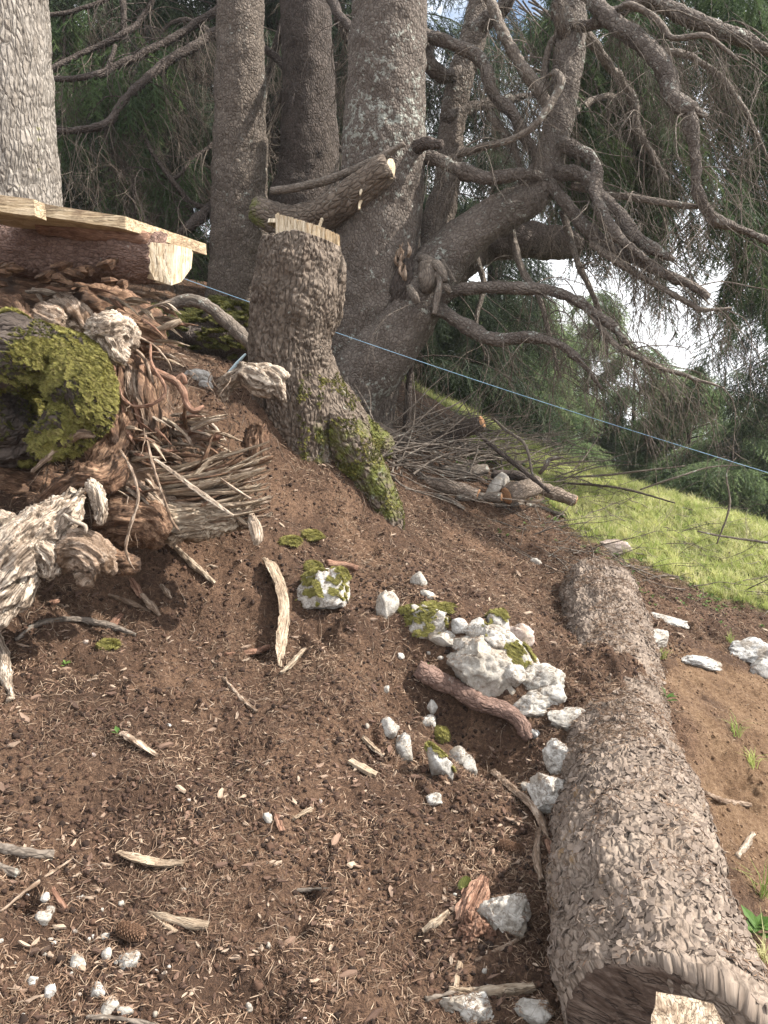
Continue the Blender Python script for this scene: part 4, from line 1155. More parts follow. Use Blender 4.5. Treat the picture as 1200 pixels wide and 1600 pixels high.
# the splintered log pointing right
part_fuse('splintered_log', [[(180, 800, 3.05, 32), (240, 810, 3.0, 38), (300, 812, 2.98, 34), (360, 806, 2.98, 26), (392, 800, 2.98, 16)], [(220, 780, 3.08, 24), (300, 770, 3.06, 24), (370, 768, 3.06, 15)]], M['wood_splinter'], 'fibre', 3.0, 0.0055)
def splinter(pts, mat, parent, ns=7, ecc=0.45, amp=0.5, label=None):
    o = limb('splinter', pts, mat, parent, 'none', ns + 2, 0.012, ecc=ecc, wob=0.22, flute=0.35, smooth=False)
    if label: o['label'] = label
    return o
for k in range(110):   # fan of splinters
    f_ = k / 109; u0 = 215 + random.uniform(-20, 90); v0 = 745 + f_ * 75 + random.uniform(-8, 8)
    u1 = 372 + random.uniform(-30, 58); v1 = v0 - random.uniform(8, 62) * (1.15 - f_)
    t0 = 2.98 + random.uniform(-0.07, 0.05); um = (u0 + u1) / 2
    splinter([(u0, v0, t0 + 0.04, random.uniform(2, 5)), (um, (v0 + v1) / 2 + random.uniform(4, 14), t0, random.uniform(1.6, 5)), (u1 - 15, v1 + 7, t0, random.uniform(1.0, 3.2)), (u1, v1, t0, 0.8)],
             M[random.choice(['wood_splinter', 'wood_splinter', 'wood_old', 'wood_brown'])], rm)
for k in range(16):   # upright ribs of brown wood
    u0 = 178 + random.uniform(0, 52); v0 = 575 + random.uniform(-15, 30)
    splinter([(u0, v0, 2.93, 4), (u0 + 5, v0 + 35, 2.88, random.uniform(5, 9)), (u0 + 14, v0 + 70, 2.9, random.uniform(5, 8)), (u0 + 18, v0 + 105, 2.95, 3)], M[random.choice(['wood_red', 'wood_brown', 'wood_old'])], rm)
for k in range(190):   # shards across the top and middle
    u0 = random.uniform(40, 270); v0 = random.uniform(440, 560) if k < 60 else random.uniform(640, 800)
    if k >= 60: u0 = random.uniform(170, 330)
    a = random.uniform(-0.4, 1.1); L = random.uniform(22, 60); t0 = (3.05 if k < 60 else 2.88) + random.uniform(-0.05, 0.05) + (0.15 if u0 > 230 else 0)
    du, dv = L * math.cos(a), L * math.sin(a)
    if u0 < 170 and v0 > 500: continue
    splinter([(u0, v0, t0 + 0.04, 3), (u0 + du * .5, v0 + dv * .5 - 3, t0, random.uniform(1.6, 5)), (u0 + du, v0 + dv, t0 + 0.02, 0.7)], M[random.choice(['wood_splinter', 'wood_old', 'wood_brown', 'wood_red', 'wood_bleached'])], rm)
splinter([(235, 712, 2.86, 2), (280, 745, 2.82, 4), (320, 775, 2.8, 5), (365, 806, 2.8, 2.5)], M['wood_bleached'], rm, label='long straight pale root')
splinter([(345, 748, 2.9, 2), (368, 765, 2.88, 3.5), (392, 780, 2.88, 2.5)], M['wood_old'], rm)
splinter([(390, 800, 2.95, 5), (398, 822, 2.93, 9), (402, 840, 2.93, 8), (400, 852, 2.93, 3)], M['wood_bleached'], rm, label='white splinter pointing down')
splinter([(355, 790, 2.95, 3), (380, 815, 2.93, 4), (390, 822, 2.93, 2)], M['wood_splinter'], rm)
thin = [
 ([(235, 538, 2.95, 2), (237, 568, 2.85, 2.4), (253, 595, 2.8, 2.4), (258, 615, 2.8, 2.6), (240, 631, 2.8, 3), (212, 635, 2.82, 3), (193, 624, 2.84, 3), (186, 606, 2.86, 2.5)], 'wood_red'),
 ([(222, 574, 2.95, 6), (250, 584, 2.9, 6.5), (275, 597, 2.9, 6), (286, 612, 2.9, 6), (291, 630, 2.9, 5.5), (303, 642, 2.9, 5), (318, 635, 2.92, 3)], 'wood_red'),
 ([(275, 597, 2.9, 5), (285, 587, 2.9, 4), (290, 600, 2.9, 4)], 'wood_red'),
 ([(291, 632, 2.9, 4), (288, 645, 2.95, 3), (290, 670, 3.1, 3)], 'wood_brown'),
 ([(188, 703, 2.8, 2.2), (206, 735, 2.72, 2.4), (216, 775, 2.7, 2.4), (206, 815, 2.7, 2.4), (197, 852, 2.7, 2.4), (200, 872, 2.7, 2), (210, 890, 2.72, 1.2)], 'wood_old'),
 ([(228, 680, 2.85, 2), (240, 730, 2.78, 2), (255, 775, 2.76, 2), (268, 812, 2.76, 2.4), (280, 830, 2.76, 1.5)], 'wood_old'),
 ([(100, 803, 2.6, 3), (118, 815, 2.58, 3.4), (133, 822, 2.58, 3.4), (134, 834, 2.58, 2)], 'wood_bleached'),
 ([(200, 540, 2.92, 3), (225, 560, 2.9, 3), (240, 600, 2.9, 3)], 'wood_old'),
 ([(205, 520, 2.95, 2), (240, 540, 3.0, 2), (262, 565, 3.05, 2), (268, 580, 3.1, 1.5)], 'wood_old'),
 ([(245, 515, 3.1, 4), (265, 508, 3.05, 6), (283, 500, 3.05, 4)], 'wood_splinter'),
]
for pth, mt in thin: limb('root', pth, M[mt], rm, 'smooth', 9, 0.012, wob=0.15)
mb = MB()
for k in range(150):
    u0 = random.uniform(170, 400) if k % 3 else random.uniform(60, 220); v0 = random.uniform(560, 740) if k % 3 else random.uniform(700, 800); p = P(u0, v0, 2.86 + 0.2 * (u0 > 230) + 0.35 * (u0 > 300) + random.uniform(-.03, .05)); d = np.array([random.uniform(-.6, .6), random.uniform(-.4, .2), -0.6]); pts = [p]
    for i in range(6):
        d = d + np.array([random.uniform(-1, 1), random.uniform(-1, 1), random.uniform(-1.1, 0.8)]) * 0.45; d /= np.linalg.norm(d); pts.append(pts[-1] + d * random.uniform(0.015, 0.035))
    mb.tube(pts, np.linspace(random.uniform(0.0012, 0.0028), 0.0006, 7), 4, 0.012)
tag(mb.build('fine_roots', M['wood_old'], rm), kind='stuff')

# moss
def moss_mesh(name, seed, mat):
    r = random.Random(seed); V = []; F = []
    for k in range(16):
        a = r.uniform(0, 6.283); q = r.uniform(0, 0.006); b0 = np.array([math.cos(a) * q, math.sin(a) * q, 0]); a = r.uniform(0, 6.283)
        d = np.array([math.cos(a) * 0.5, math.sin(a) * 0.5, 1.0]); h = r.uniform(0.006, 0.015); s_ = np.array([-math.sin(a), math.cos(a), 0]) * 0.0011
        n0 = len(V); mid = b0 + d * h * 0.55; tip = b0 + d * h + np.array([math.cos(a), math.sin(a), -0.3]) * h * 0.4
        V += [b0 - s_, b0 + s_, mid + s_ * 1.5, mid - s_ * 1.5, tip]; F += [(n0, n0 + 1, n0 + 2, n0 + 3)]; F += [(n0 + 3, n0 + 2, n0 + 4)]
    return mesh_from(name, np.array(V), [np.array([f for f in F if len(f) == 4]), np.array([f for f in F if len(f) == 3])], mat, False)
M['moss'] = inst_mat('moss', [(0.09, 0.082, 0.025), (0.18, 0.168, 0.045), (0.36, 0.33, 0.095), (0.18, 0.14, 0.065)], 0.8, 200, 0.25)
M['moss_dark'] = inst_mat('moss_dark', [(0.05, 0.05, 0.015), (0.10, 0.10, 0.025), (0.18, 0.16, 0.045)], 0.8, 200, 0.2)
MS = source_col('moss_tufts', [moss_mesh('moss_tuft', s, M['moss']) for s in range(4)])
MSD = source_col('moss_tufts_dark', [moss_mesh('moss_tuft_dark', s, M['moss_dark']) for s in range(4)])
def surf_sample(V, F, n_, mask=None):
    if not isinstance(F, list): F = [F]
    tri = np.vstack([f[:, [0, 1, 2]] for f in F] + [f[:, [0, 2, 3]] for f in F if f.shape[1] == 4])
    a, b_, c_ = V[tri[:, 0]], V[tri[:, 1]], V[tri[:, 2]]; nn_ = np.cross(b_ - a, c_ - a); ar = np.linalg.norm(nn_, axis=1); nn_ /= ar[:, None] + 1e-12
    cen = (a + b_ + c_) / 3; wgt = ar.copy()
    if mask is not None: wgt = wgt * mask(cen, nn_)
    if wgt.sum() <= 0: return np.zeros((0, 3)), np.zeros((0, 3))
    i = rng.choice(len(tri), n_, p=wgt / wgt.sum()); s = rng.random(n_); t_ = rng.random(n_); m_ = s + t_ > 1; s[m_] = 1 - s[m_]; t_[m_] = 1 - t_[m_]
    return a[i] + (b_[i] - a[i]) * s[:, None] + (c_[i] - a[i]) * t_[:, None], nn_[i]
def moss_on(name, V, F, n_, mask, src, parent, smin=0.8, smax=1.7):
    p, nn_ = surf_sample(V, F, n_, mask)
    if len(p) == 0: return
    rot = []
    for q in nn_:
        e = (Vector(q) * 0.7 + Vector((0, 0, 0.2))).to_track_quat('Z', 'Y').to_euler(); rot.append(e[:])
    sc = smin + (smax - smin) * rng.random(n_)
    return tag(scatter(name, p, rot, sc, src, rng.integers(0, 4, n_), parent), kind='stuff')
V, F = MOSSY[0]
def mm(cen, nn_):
    a = fbm(cen * 9, 3); return ((nn_[:, 2] * 0.6 + nn_[:, 0] * 0.5 - nn_[:, 1] * 0.15 + a * 0.9) > 0.22) * (fbm(cen * 5 + 8, 2) > -0.25)
moss_on('moss', V, F, 48000, mm, MS, rm, 0.35, 0.85)
def md_(cen, nn_): return (fbm(cen * 7 + 3, 3) > 0.0) * 1.0
moss_on('dark_moss', V, F, 9000, md_, MSD, rm, 0.3, 0.8)
def ms(cen, nn_): return (cen[:, 2] < -0.12) * (cen[:, 0] > -0.42) * (fbm(cen * 8 + 1, 3) + nn_[:, 0] * 0.15 > 0.08) * 1.0
moss_on('moss', SV, SF, 3000, lambda c, n_: ms(c, n_) * (fbm(c * 16 + 5, 3) > 0.0), MSD, st_, 0.35, 0.9)
moss_on('moss', SV, SF, 1700, lambda c, n_: ms(c, n_) * (fbm(c * 10 + 50, 2) > 0.2), MS, st_, 0.3, 0.8)

# bleached root burl in front of the stump
br = empty('bleached_root', P(400, 630, 3.5), 'bleached twisted root burl lying on the soil in front of the sawn stump', 'root')
part_fuse('burl', [[(340, 605, 3.5, 8), (362, 592, 3.48, 16), (388, 580, 3.45, 17), (412, 590, 3.42, 17), (432, 603, 3.4, 15), (444, 630, 3.4, 9)], [(380, 575, 3.45, 12), (395, 605, 3.42, 14), (420, 605, 3.42, 16)],
                  [(400, 572, 3.44, 7), (430, 578, 3.42, 7), (446, 592, 3.4, 6)], [(360, 598, 3.5, 10), (350, 615, 3.52, 9), (356, 622, 3.52, 6)]], M['wood_bleached'], 'gnarl', 1.1, 0.007, parent=br)
# blunt broken brown stub
bs = empty('broken_stub', G(395, 705), 'short broken upright brown stub in the soil below the bleached root', 'wood')
part_fuse('stub', [[(398, 715, 3.42, 17), (400, 690, 3.42, 17), (404, 662, 3.42, 15)], [(385, 700, 3.46, 8), (390, 672, 3.44, 7)]], M['wood_brown'], 'fibre', 2.2, 0.006, parent=bs)
# pale blue stake
sk_ = limb('stake', [(352, 590, 3.85, 3.5), (370, 568, 3.82, 3.5), (384, 553, 3.8, 2)], None, None, 'none', 4, 0.05, ecc=0.3)
m, t, b, o_ = newmat('pale_plastic'); b.inputs['Base Color'].default_value = (0.55, 0.68, 0.72, 1); b.inputs['Roughness'].default_value = 0.4
sk_.data.materials.append(m); M['plastic'] = m
tag(sk_, 'pale blue plastic stake sticking up beside the bleached root', 'stake')

# mossy hummock behind the root mass
hm = empty('mossy_boulder', G(300, 560), 'dark mossy earth-covered boulder behind the rotten roots', 'boulder')
V, F = rock_shape(5, (0.55, 0.35, 0.26), 5, 4, 1.3); V = V + P(315, 520, 4.9) + [0, 0.1, -0.1]
obj('boulder', V, F, M['bark_dark'], hm, True, {'grain': V})
moss_on('moss', V, F, 9000, lambda c, n_: (n_[:, 2] + fbm(c * 5, 3) > 0.45) * 1.0, MSD, hm, 0.9, 2.2)
fl = limb('fallen_branch', [(255, 480, 4.6, 7), (300, 470, 4.6, 8), (340, 490, 4.6, 9), (385, 530, 4.6, 9), (400, 545, 4.6, 8)], M['bark_limb'], None, 'scaly', 16, 0.02)
tag(fl, 'thick dead branch lying over the mossy boulder behind the roots', 'branch')

# cord
c = []
for i in range(41):
    f_ = i / 40; u = 236 + (1260 - 236) * f_; v = 417 + (757 - 417) * f_ + 14 * math.sin(f_ * math.pi) * 0.6
    c.append(P(u, v, 4.35 + 0.15 * math.sin(f_ * 3.1)))
V, F, g = tube(np.array(c), np.full(41, 0.0017), 6, 0.2, True)
m, t, b, o_ = newmat('cord_blue'); b.inputs['Base Color'].default_value = (0.22, 0.36, 0.48, 1); b.inputs['Roughness'].default_value = 0.5
tag(obj('fence_cord', V, F, m, None, True, {'grain': g}), 'thin light blue cord stretched across the slope behind the stump', 'cord')

# ================================================================== THE BIG LOG
BL = empty('fallen_log', G(1000, 1300), 'long thick debarking spruce log lying half buried along the right side of the slope', 'log')
lc, lr = pxpath([(1075, 1700, 1.50, 150), (1030, 1560, 1.66, 153), (1005, 1420, 1.93, 136), (992, 1310, 2.24, 113), (975, 1205, 2.68, 90), (962, 1115, 3.15, 76), (952, 1030, 3.65, 68), (938, 965, 4.1, 58), (932, 945, 4.3, 54)])
# start of the log: the sawn near end
lc0 = lc[0] + (lc[1] - lc[0]) * 0.30
lc = np.vstack([lc0, lc[2:]]); lr = np.concatenate([[lr[1]], lr[2:]])
lc[:, 2] += np.array([0, -.01, -.02, -.03, -.065, .0, .065, .07])
V, F, g = tube(lc, lr, 300, 0.0075, True, 0.02, 0.035)
V = displace(V, F, g, 'plates', 1.3)
ax0 = (lc[0] - lc[1]) / np.linalg.norm(lc[0] - lc[1])
lat = np.cross(ax0, [0, 0, 1.0]); lat /= np.linalg.norm(lat); lat = lat if lat[0] > 0 else -lat
def oblique(Q):
    s_ = (lc[0] - Q) @ ax0; l_ = (Q - lc[0]) @ lat
    return Q + ax0[None] * (l_ * 0.45 * np.clip(1 - s_ / 0.35, 0, 1.1))[:, None]
V = oblique(V)
obj('trunk', V, F, M['bark_log'], BL, True, {'grain': g})
LV, LF = V, F
ring = V[:300].copy(); rc = ring.mean(0); nrm_ = ax0 - lat * 0.45; nrm_ /= np.linalg.norm(nrm_)
ring = ring - ((ring - rc) @ nrm_)[:, None] * nrm_ * 0.6; rows = []
for kq, q in enumerate([-0.004, 0.02, 0.06, 0.12, 0.2, 0.3, 0.42, 0.55, 0.7, 0.85]):
    pr = ring * (1 - q) + rc * q + nrm_ * (0.004 if kq else -0.002); pr = pr + nrm_ * (0.0035 * noise(np.stack([(pr - rc) @ lat * 14, pr[:, 2] * 90, pr[:, 1] * 10], 1)))[:, None]; rows.append(pr)
Vf = np.vstack(rows + [rc + nrm_ * 0.004]); nrr = len(rows); ii = np.arange(nrr * 300).reshape(nrr, 300); nn2 = np.roll(ii, -1, 1)
obj('cut_face', Vf, [np.stack([ii[:-1].ravel(), ii[1:].ravel(), nn2[1:].ravel(), nn2[:-1].ravel()], 1), np.stack([nn2[-1], ii[-1], np.full(300, nrr * 300)], 1)], M['wood_endgrain'], BL, True, {'grain': np.stack([Vf[:, 2], Vf[:, 1] * .3, (Vf - rc) @ lat], 1)})
def flake_mesh(name, seed, mat):
    r = random.Random(seed); n_ = 7; top = []; 
    for i in range(n_):
        a = i / n_ * 6.283; q = 0.011 * r.uniform(0.65, 1.2); top.append((math.cos(a) * q * 1.15, math.sin(a) * q, 0.0004 + 0.0010 * r.random() + (0.0015 * max(0, math.cos(a + 0.5)))))
    V = top + [(x * 0.96, y * 0.96, z - 0.0025) for x, y, z in top] + [(0, 0, 0.0018)]
    F4 = [(i, i + n_, (i + 1) % n_ + n_, (i + 1) % n_) for i in range(n_)]; F3 = [(i, (i + 1) % n_, 2 * n_) for i in range(n_)]
    V = np.array(V); g = V + seed * 0.37
    return mesh_from(name, V, [np.array(F4), np.array(F3)], mat, False, {'grain': g})
M['flake'] = inst_mat('bark_flake', [(0.11, 0.082, 0.064), (0.15, 0.114, 0.09), (0.19, 0.148, 0.118), (0.25, 0.20, 0.165)], 0.9, 120)
FLK = [flake_mesh('bark_flake', s, M['flake']) for s in range(6)]
def log_mask(c, n_):
    z = hfull(c[:, 0], c[:, 1]); return (n_ @ ax0 < 0.4) * (c[:, 2] > z - 0.01) * (n_[:, 2] > -0.35) * (np.abs((c - lc[0]) @ ax0) > 0.03)
p, nn_ = surf_sample(LV, LF, 8000, lambda c, n_: log_mask(c, n_) * (0.25 + sstep(-.4, .3, fbm(c * 7, 2))))
rot = []
for q in nn_:
    z_ = Vector(q) + Vector((random.gauss(0, .035), random.gauss(0, .035), random.gauss(0, .035)))
    e = (z_.to_track_quat('Z', 'Y') @ Euler((0, 0, random.uniform(0, 6.283))).to_quaternion()).to_euler(); rot.append(e[:])
dist = np.linalg.norm(p, axis=1); order = np.argsort(dist); near = order[(dist[order] < 2.3)][:3000]; near = near[rng.choice(len(near), 280, replace=False)]
ns_ = set(near.tolist()); base = root_loc(BL)
for i in near:
    o = bpy.data.objects.new('bark_flake', FLK[random.randrange(6)]); COL.objects.link(o); o.parent = BL
    o.location = p[i] - base; o.rotation_euler = rot[i]; s = random.uniform(0.5, 1.0); o.scale = (s, s, s)
rest = np.array([i for i in range(len(p)) if i not in ns_])
FC = source_col('flakes', FLK)
tag(scatter('bark_flakes', p[rest], np.array(rot)[rest], 0.3 + 0.95 * rng.random(len(rest)) ** 1.8, FC, rng.integers(0, 6, len(rest)), BL), kind='stuff')

# little chock at the log's far end, block at its near end
ck = limb('wood_chock', [(912, 945, 4.22, 15), (920, 912, 4.22, 17)], M['wood_brown'], None, 'fibre', 12, 0.02)
tag(ck, 'short dark wooden chock standing at the far end of the fallen log', 'wood block')
tag(prism('wood_block', [P(1024, 1548, 1.36), P(1112, 1566, 1.34), P(1150, 1630, 1.22), P(1010, 1625, 1.22)], 0.07, M['wood_splinter'], None, 0.008, (0.3, 1, 0.1)), 'pale cut wood block jammed against the near end of the fallen log', 'wood block')

# ================================================================== ROCKS
def rock_mat(name, a, b2, c2, stain=(0.16, 0.12, 0.08)):
    m, t, b, o = newmat(name); N = NB(t)
    pos = N.n('ShaderNodeNewGeometry').outputs['Position']
    n1 = N.noise(pos, 30, 8, 0.7); n2 = N.noise(pos, 140, 4, 0.7); n3 = N.noise(pos, 9, 4)
    c = N.ramp(N.math('ADD', N.math('MULTIPLY', n1, 0.6), N.math('MULTIPLY', n2, 0.4)), [(0.38, a), (0.46, b2), (0.55, c2)])
    c = N.mix(N.fac(n3, 0.52, 0.62, 0, 0.65), c, stain)
    ce_ = N.voro(pos, 26, 'DISTANCE_TO_EDGE'); ck_ = N.fac(ce_.outputs['Distance'], 0.0, 0.03, 0.7, 0.0)
    ck_ = N.math('MULTIPLY', ck_, N.fac(n3, 0.40, 0.50))
    c = N.mix(ck_, c, (0.10, 0.085, 0.07))
    oi_ = N.n('ShaderNodeObjectInfo'); c = N.mix(N.fac(oi_.outputs['Random'], 0, 1, 0.0, 0.6), c, (0.27, 0.235, 0.19))
    N.link(c, b.inputs['Base Color']); b.inputs['Roughness'].default_value = 0.9
    N.link(N.bump(N.math('ADD', n1, N.math('MULTIPLY', n2, 0.4)), 0.006), b.inputs['Normal'])
    return m
M['lime'] = rock_mat('limestone', (0.12, 0.10, 0.08), (0.33, 0.305, 0.27), (0.52, 0.495, 0.455))
M['lime_grey'] = rock_mat('limestone_grey', (0.14, 0.13, 0.12), (0.30, 0.29, 0.27), (0.46, 0.45, 0.43))
M['lime_pink'] = rock_mat('stone_pink', (0.18, 0.13, 0.11), (0.34, 0.26, 0.23), (0.45, 0.37, 0.33))
ROCKS = [ # u, v, w, h, tilt, mat, moss, label
 (500, 922, 88, 72, -20, 'lime', 1, 'angular white limestone rock with a moss cap beside the pale curved splinter'),
 (604, 952, 32, 48, 10, 'lime', 0, 'narrow white rock at the left end of the rock outcrop'),
 (655, 906, 24, 26, 20, 'lime', 0, 'small white rock highest above the outcrop'),
 (670, 930, 22, 12, 20, 'lime', 0, 'flat white rock just above the mossy part of the outcrop'),
 (666, 968, 72, 40, 5, 'lime', 1, 'white rock with thick yellow moss on top in the outcrop'),
 (719, 976, 30, 24, 0, 'lime_grey', 0, 'grey shaded rock between the mossy rock and the slab'),
 (750, 986, 40, 34, -10, 'lime', 0, 'squarish white rock at the top of the outcrop'),
 (800, 1015, 84, 40, 38, 'lime', 1, 'long sloping white slab on the upper side of the outcrop'),
 (748, 1037, 94, 72, 25, 'lime', 0, 'largest white boulder in the middle of the outcrop'),
 (842, 1067, 76, 52, 15, 'lime', 0, 'white rock right of the largest boulder of the outcrop'),
 (835, 1106, 70, 42, -5, 'lime', 0, 'knobbly white rock above the end of the rusty branch'),
 (898, 1127, 60, 32, 8, 'lime', 0, 'flat white rock nearest the buried middle of the fallen log'),
 (745, 1084, 32, 17, 5, 'lime', 0, 'small white stone just above the rusty branch'),
 (778, 972, 28, 52, -30, 'lime', 1, 'upright thin white rock with moss behind the outcrop'),
 (815, 998, 42, 36, 10, 'lime_pink', 0, 'pinkish half-buried stone behind the outcrop'),
 (879, 1188, 46, 46, 10, 'lime', 0, 'white rock in the gap between outcrop and fallen log'),
 (863, 1244, 66, 66, -35, 'lime', 0, 'smooth lobed white rock touching the left side of the fallen log'),
 (826, 1228, 28, 12, 0, 'lime', 0, 'thin white chip of rock beside the lobed rock'),
 (606, 1138, 30, 34, 30, 'lime_grey', 0, 'grey rounded rock at the lower left of the hollow'),
 (628, 1170, 34, 40, 40, 'lime_grey', 0, 'lower grey rounded rock left of the hollow'),
 (684, 1192, 34, 64, -20, 'lime_grey', 1, 'tall grey white rock standing in the hollow'),
 (716, 1186, 26, 32, 0, 'lime_grey', 0, 'grey rock beside the tall one in the hollow'),
 (735, 1196, 22, 34, -30, 'lime_grey', 0, 'slim grey rock at the right of the hollow stones'),
 (671, 1128, 20, 15, 0, 'lime', 0, 'small white stone above the mossy hollow stones'),
 (674, 1104, 14, 24, 0, 'lime', 0, 'small upright white stone under the rusty branch'),
 (677, 1250, 26, 18, 15, 'lime', 0, 'small white stone on the soil below the hollow'),
 (792, 1430, 62, 60, 10, 'lime', 0, 'crumbly white rock beside the red rotten wood'),
 (738, 1577, 80, 42, 0, 'lime', 0, 'white rock at the bottom edge left of the log end'),
 (832, 1582, 62, 34, 10, 'lime_grey', 0, 'greyish rock wedged against the near end of the fallen log'),
 (611, 787, 30, 48, 0, 'lime', 0, 'rounded bluish white rock at the foot of the mossy stump root'),
 (1022, 1000, 54, 24, 5, 'lime', 0, 'white rock on the right flank of the far part of the log'),
 (1046, 969, 50, 14, 12, 'lime_grey', 0, 'flat grey rock between the log and the meadow'),
 (1168, 1020, 62, 34, 0, 'lime_grey', 0, 'pale grey rock at the right edge above the tan soil'),
 (1192, 1045, 40, 30, 0, 'lime_grey', 0, 'broken grey rock cut off by the right edge'),
 (1090, 1035, 60, 18, 12, 'lime_grey', 0, 'flat buried rock sheet at the top of the tan soil'),
 (310, 588, 40, 20, 5, 'lime', 0, 'flat white rock left of the bleached root'),
 (322, 601, 22, 14, 0, 'lime_grey', 0, 'small grey rock left of the bleached root'),
 (958, 852, 44, 20, 5, 'lime_pink', 0, 'brown flat stone at the lower edge of the meadow'),
 (918, 826, 18, 8, 0, 'lime', 0, 'small pale stone on dark soil near the meadow edge'),
 (838, 878, 16, 10, 0, 'lime', 0, 'small pale stone on the upper dark slope'),
 (835, 1148, 18, 12, 0, 'lime_grey', 0, 'small grey stone by the tip of the rusty branch'),
 (625, 1025, 12, 10, 0, 'lime', 0, 'tiny white stone left of the largest boulder'),
 (603, 1077, 10, 10, 0, 'lime', 0, 'tiny white stone left of the rusty branch'),
 (698, 1000, 44, 26, 10, 'lime', 0, 'low white rock below the moss of the outcrop'),
 (726, 1003, 34, 22, -10, 'lime', 0, 'small white rock between mossy rock and largest boulder'),
 (800, 1052, 44, 30, 30, 'lime', 0, 'white rock wedged right beside the largest boulder'),
 (772, 1000, 40, 34, 20, 'lime', 0, 'white rock at the left end of the long slab'),
 (830, 1042, 44, 36, 35, 'lime', 0, 'white rock at the lower end of the long slab'),
 (864, 1086, 36, 28, 10, 'lime', 0, 'white rock between the two rocks beside the log gap'),
 (236, 460, 0, 0, 0, 'lime', 0, ''),
]
EXCL = []; RT = []
def put_rock(u, v, wp, hp, tilt, mt, moss, lab, seed, name='rock', cat='rock', group=None, sub=4, sink=0.25):
    t_ = gt(u, v + hp * 0.25) or 5; p = P(u, v, t_); a = wp * t_ / FPX / 2; h = hp * t_ / FPX / 2
    V, F = rock_shape(seed, (a * 1.32, min(a, max(h, a * 0.6)) * 1.3, h * 1.38), sub + (1 if wp > 45 else 0), 8, 1.0)
    m3 = np.array(Matrix.Rotation(R(tilt), 3, 'Y')); V = V @ m3.T
    V = V + p + np.array([0, (min(a, h)) * sink, -0.16 * h])
    if wp > 18: q_, n_q = surf_sample(V, F, int(wp * hp / 22), lambda c, nr: (nr[:, 2] > .45) * (fbm(c * 16, 2) > -.1) * 1.0); RT.append(q_)
    if moss:
        e = empty(name, p, lab, cat, group); obj('stone', V, F, M[mt], e, True, {'grain': V})
        n_ = int(3600 * wp * hp / 3600)
        moss_on('moss', V, F, n_, lambda c, nr: (nr[:, 2] > 0.35) * (fbm(c * 14 + seed, 3) > 0.12) * 1.0, MS, e, 0.35, 0.8)
    else:
        o = obj(name, V, F, M[mt], None, True, {'grain': V}); tag(o, lab, cat, group)
    EXCL.append((p[0], p[1], a))
for i, (u, v, wp, hp, tilt, mt, moss, lab) in enumerate(ROCKS):
    if wp: put_rock(u, v, wp, hp, tilt, mt, moss, lab, 11 + i, sub=4 if wp > 30 else 3)
PEB = [(70, 1402, 14, 14, 'white pebble above the pair of larger pebbles at lower left'), (65, 1435, 24, 20, 'bigger white pebble beside a smaller one at lower left'), (79, 1424, 14, 12, 'white pebble touching the bigger one at lower left'),
 (120, 1503, 24, 20, 'rounded white pebble left of the flat white stone'), (165, 1492, 16, 17, 'three-cornered white pebble above the flat white stone'), (200, 1503, 40, 22, 'flat white stone, largest at lower left'),
 (150, 1550, 22, 24, 'egg-shaped white pebble below the flat white stone'), (170, 1576, 22, 26, 'cracked white pebble near the bottom edge'), (197, 1580, 20, 14, 'white pebble right of the cracked pebble near the bottom edge'),
 (77, 1552, 18, 22, 'tall white pebble near the bottom left corner'), (51, 1532, 14, 12, 'small white pebble left in the bottom left corner'), (167, 1464, 16, 10, 'white pebble just left of the dark cone'),
 (418, 1279, 13, 17, 'lone white pebble on dark soil in the middle of the foreground'), (390, 1575, 10, 16, 'white pebble at the bottom near the middle'), (419, 1478, 8, 8, 'tiny white pebble right of the cut tan stick')]
for i, (u, v, wp, hp, lab) in enumerate(PEB): put_rock(u, v, wp, hp, random.uniform(-20, 20), 'lime', 0, lab, 80 + i, 'pebble', 'pebble', sub=3)
rp2 = random.Random(3)
for i in range(46):
    if i < 30: u, v = rp2.gauss(130, 90), rp2.uniform(1390, 1600)
    else: u, v = rp2.uniform(0, 850), rp2.uniform(1000, 1600)
    put_rock(u, v, rp2.uniform(4, 9), rp2.uniform(4, 8), 0, rp2.choice(['lime', 'lime', 'lime_grey', 'lime_pink']), 0, 'tiny pale pebble scattered on the brown needle litter', 100 + i, 'pebble', 'pebble', 'tiny pebbles scattered on the needle litter', sub=2)

# ================================================================== STICKS, CHIPS, CONES
def stick(pts, mat, label, cat='stick', name='stick', style='smooth', ecc=0.0, ns=12, lift=0.3, amp=1.0, wob=0.12, group=None):
    """pts (u, v, rpx [, extra height in m]) lying on the ground"""
    c, r = [], []
    for q in pts:
        u, v, rp_ = q[:3]; t_ = gt(u, v + rp_ * 0.5) or 5; rw = rp_ * t_ / FPX
        p = P(u, v + rp_ * 0.5, t_); p[2] += rw * (1 - lift) + (q[3] if len(q) > 3 else 0); c.append(p); r.append(rw)
    fib = style == 'fibre'
    r = np.array(r) * 0.88
    V, F, g = tube(np.array(c), r, ns, max(0.006, min(r) * 0.7), True, ecc, 0.25 if fib else wob, 0.38 if fib else 0.10)
    V = V + 0.0018 * np.stack([noise(V * 70), noise(V * 70 + 9), noise(V * 70 + 19)], 1)
    if not fib: V = displace(V, F, g, style, amp)
    return tag(obj(name, V, F, M[mat], None, not fib, {'grain': g}), label, cat, group)
stick([(415, 886, 5, .03), (427, 905, 9, .045), (440, 935, 9, .04), (446, 975, 8, .03), (440, 1010, 8, .01), (437, 1042, 3)], 'wood_splinter', 'long pale curved splinter leaning over a small hole in the soil', 'splinter', 'splinter', 'fibre', 0.4, 14)
stick([(655, 1058, 10, .03), (680, 1080, 13, .05), (710, 1103, 13, .07), (745, 1122, 12, .06), (785, 1130, 11, .05), (812, 1140, 10, .03), (828, 1156, 8)], 'bark_rust', 'thick rusty brown branch bridging the hollow below the outcrop', 'branch', 'branch', 'scaly', 0, 26, amp=1.2)
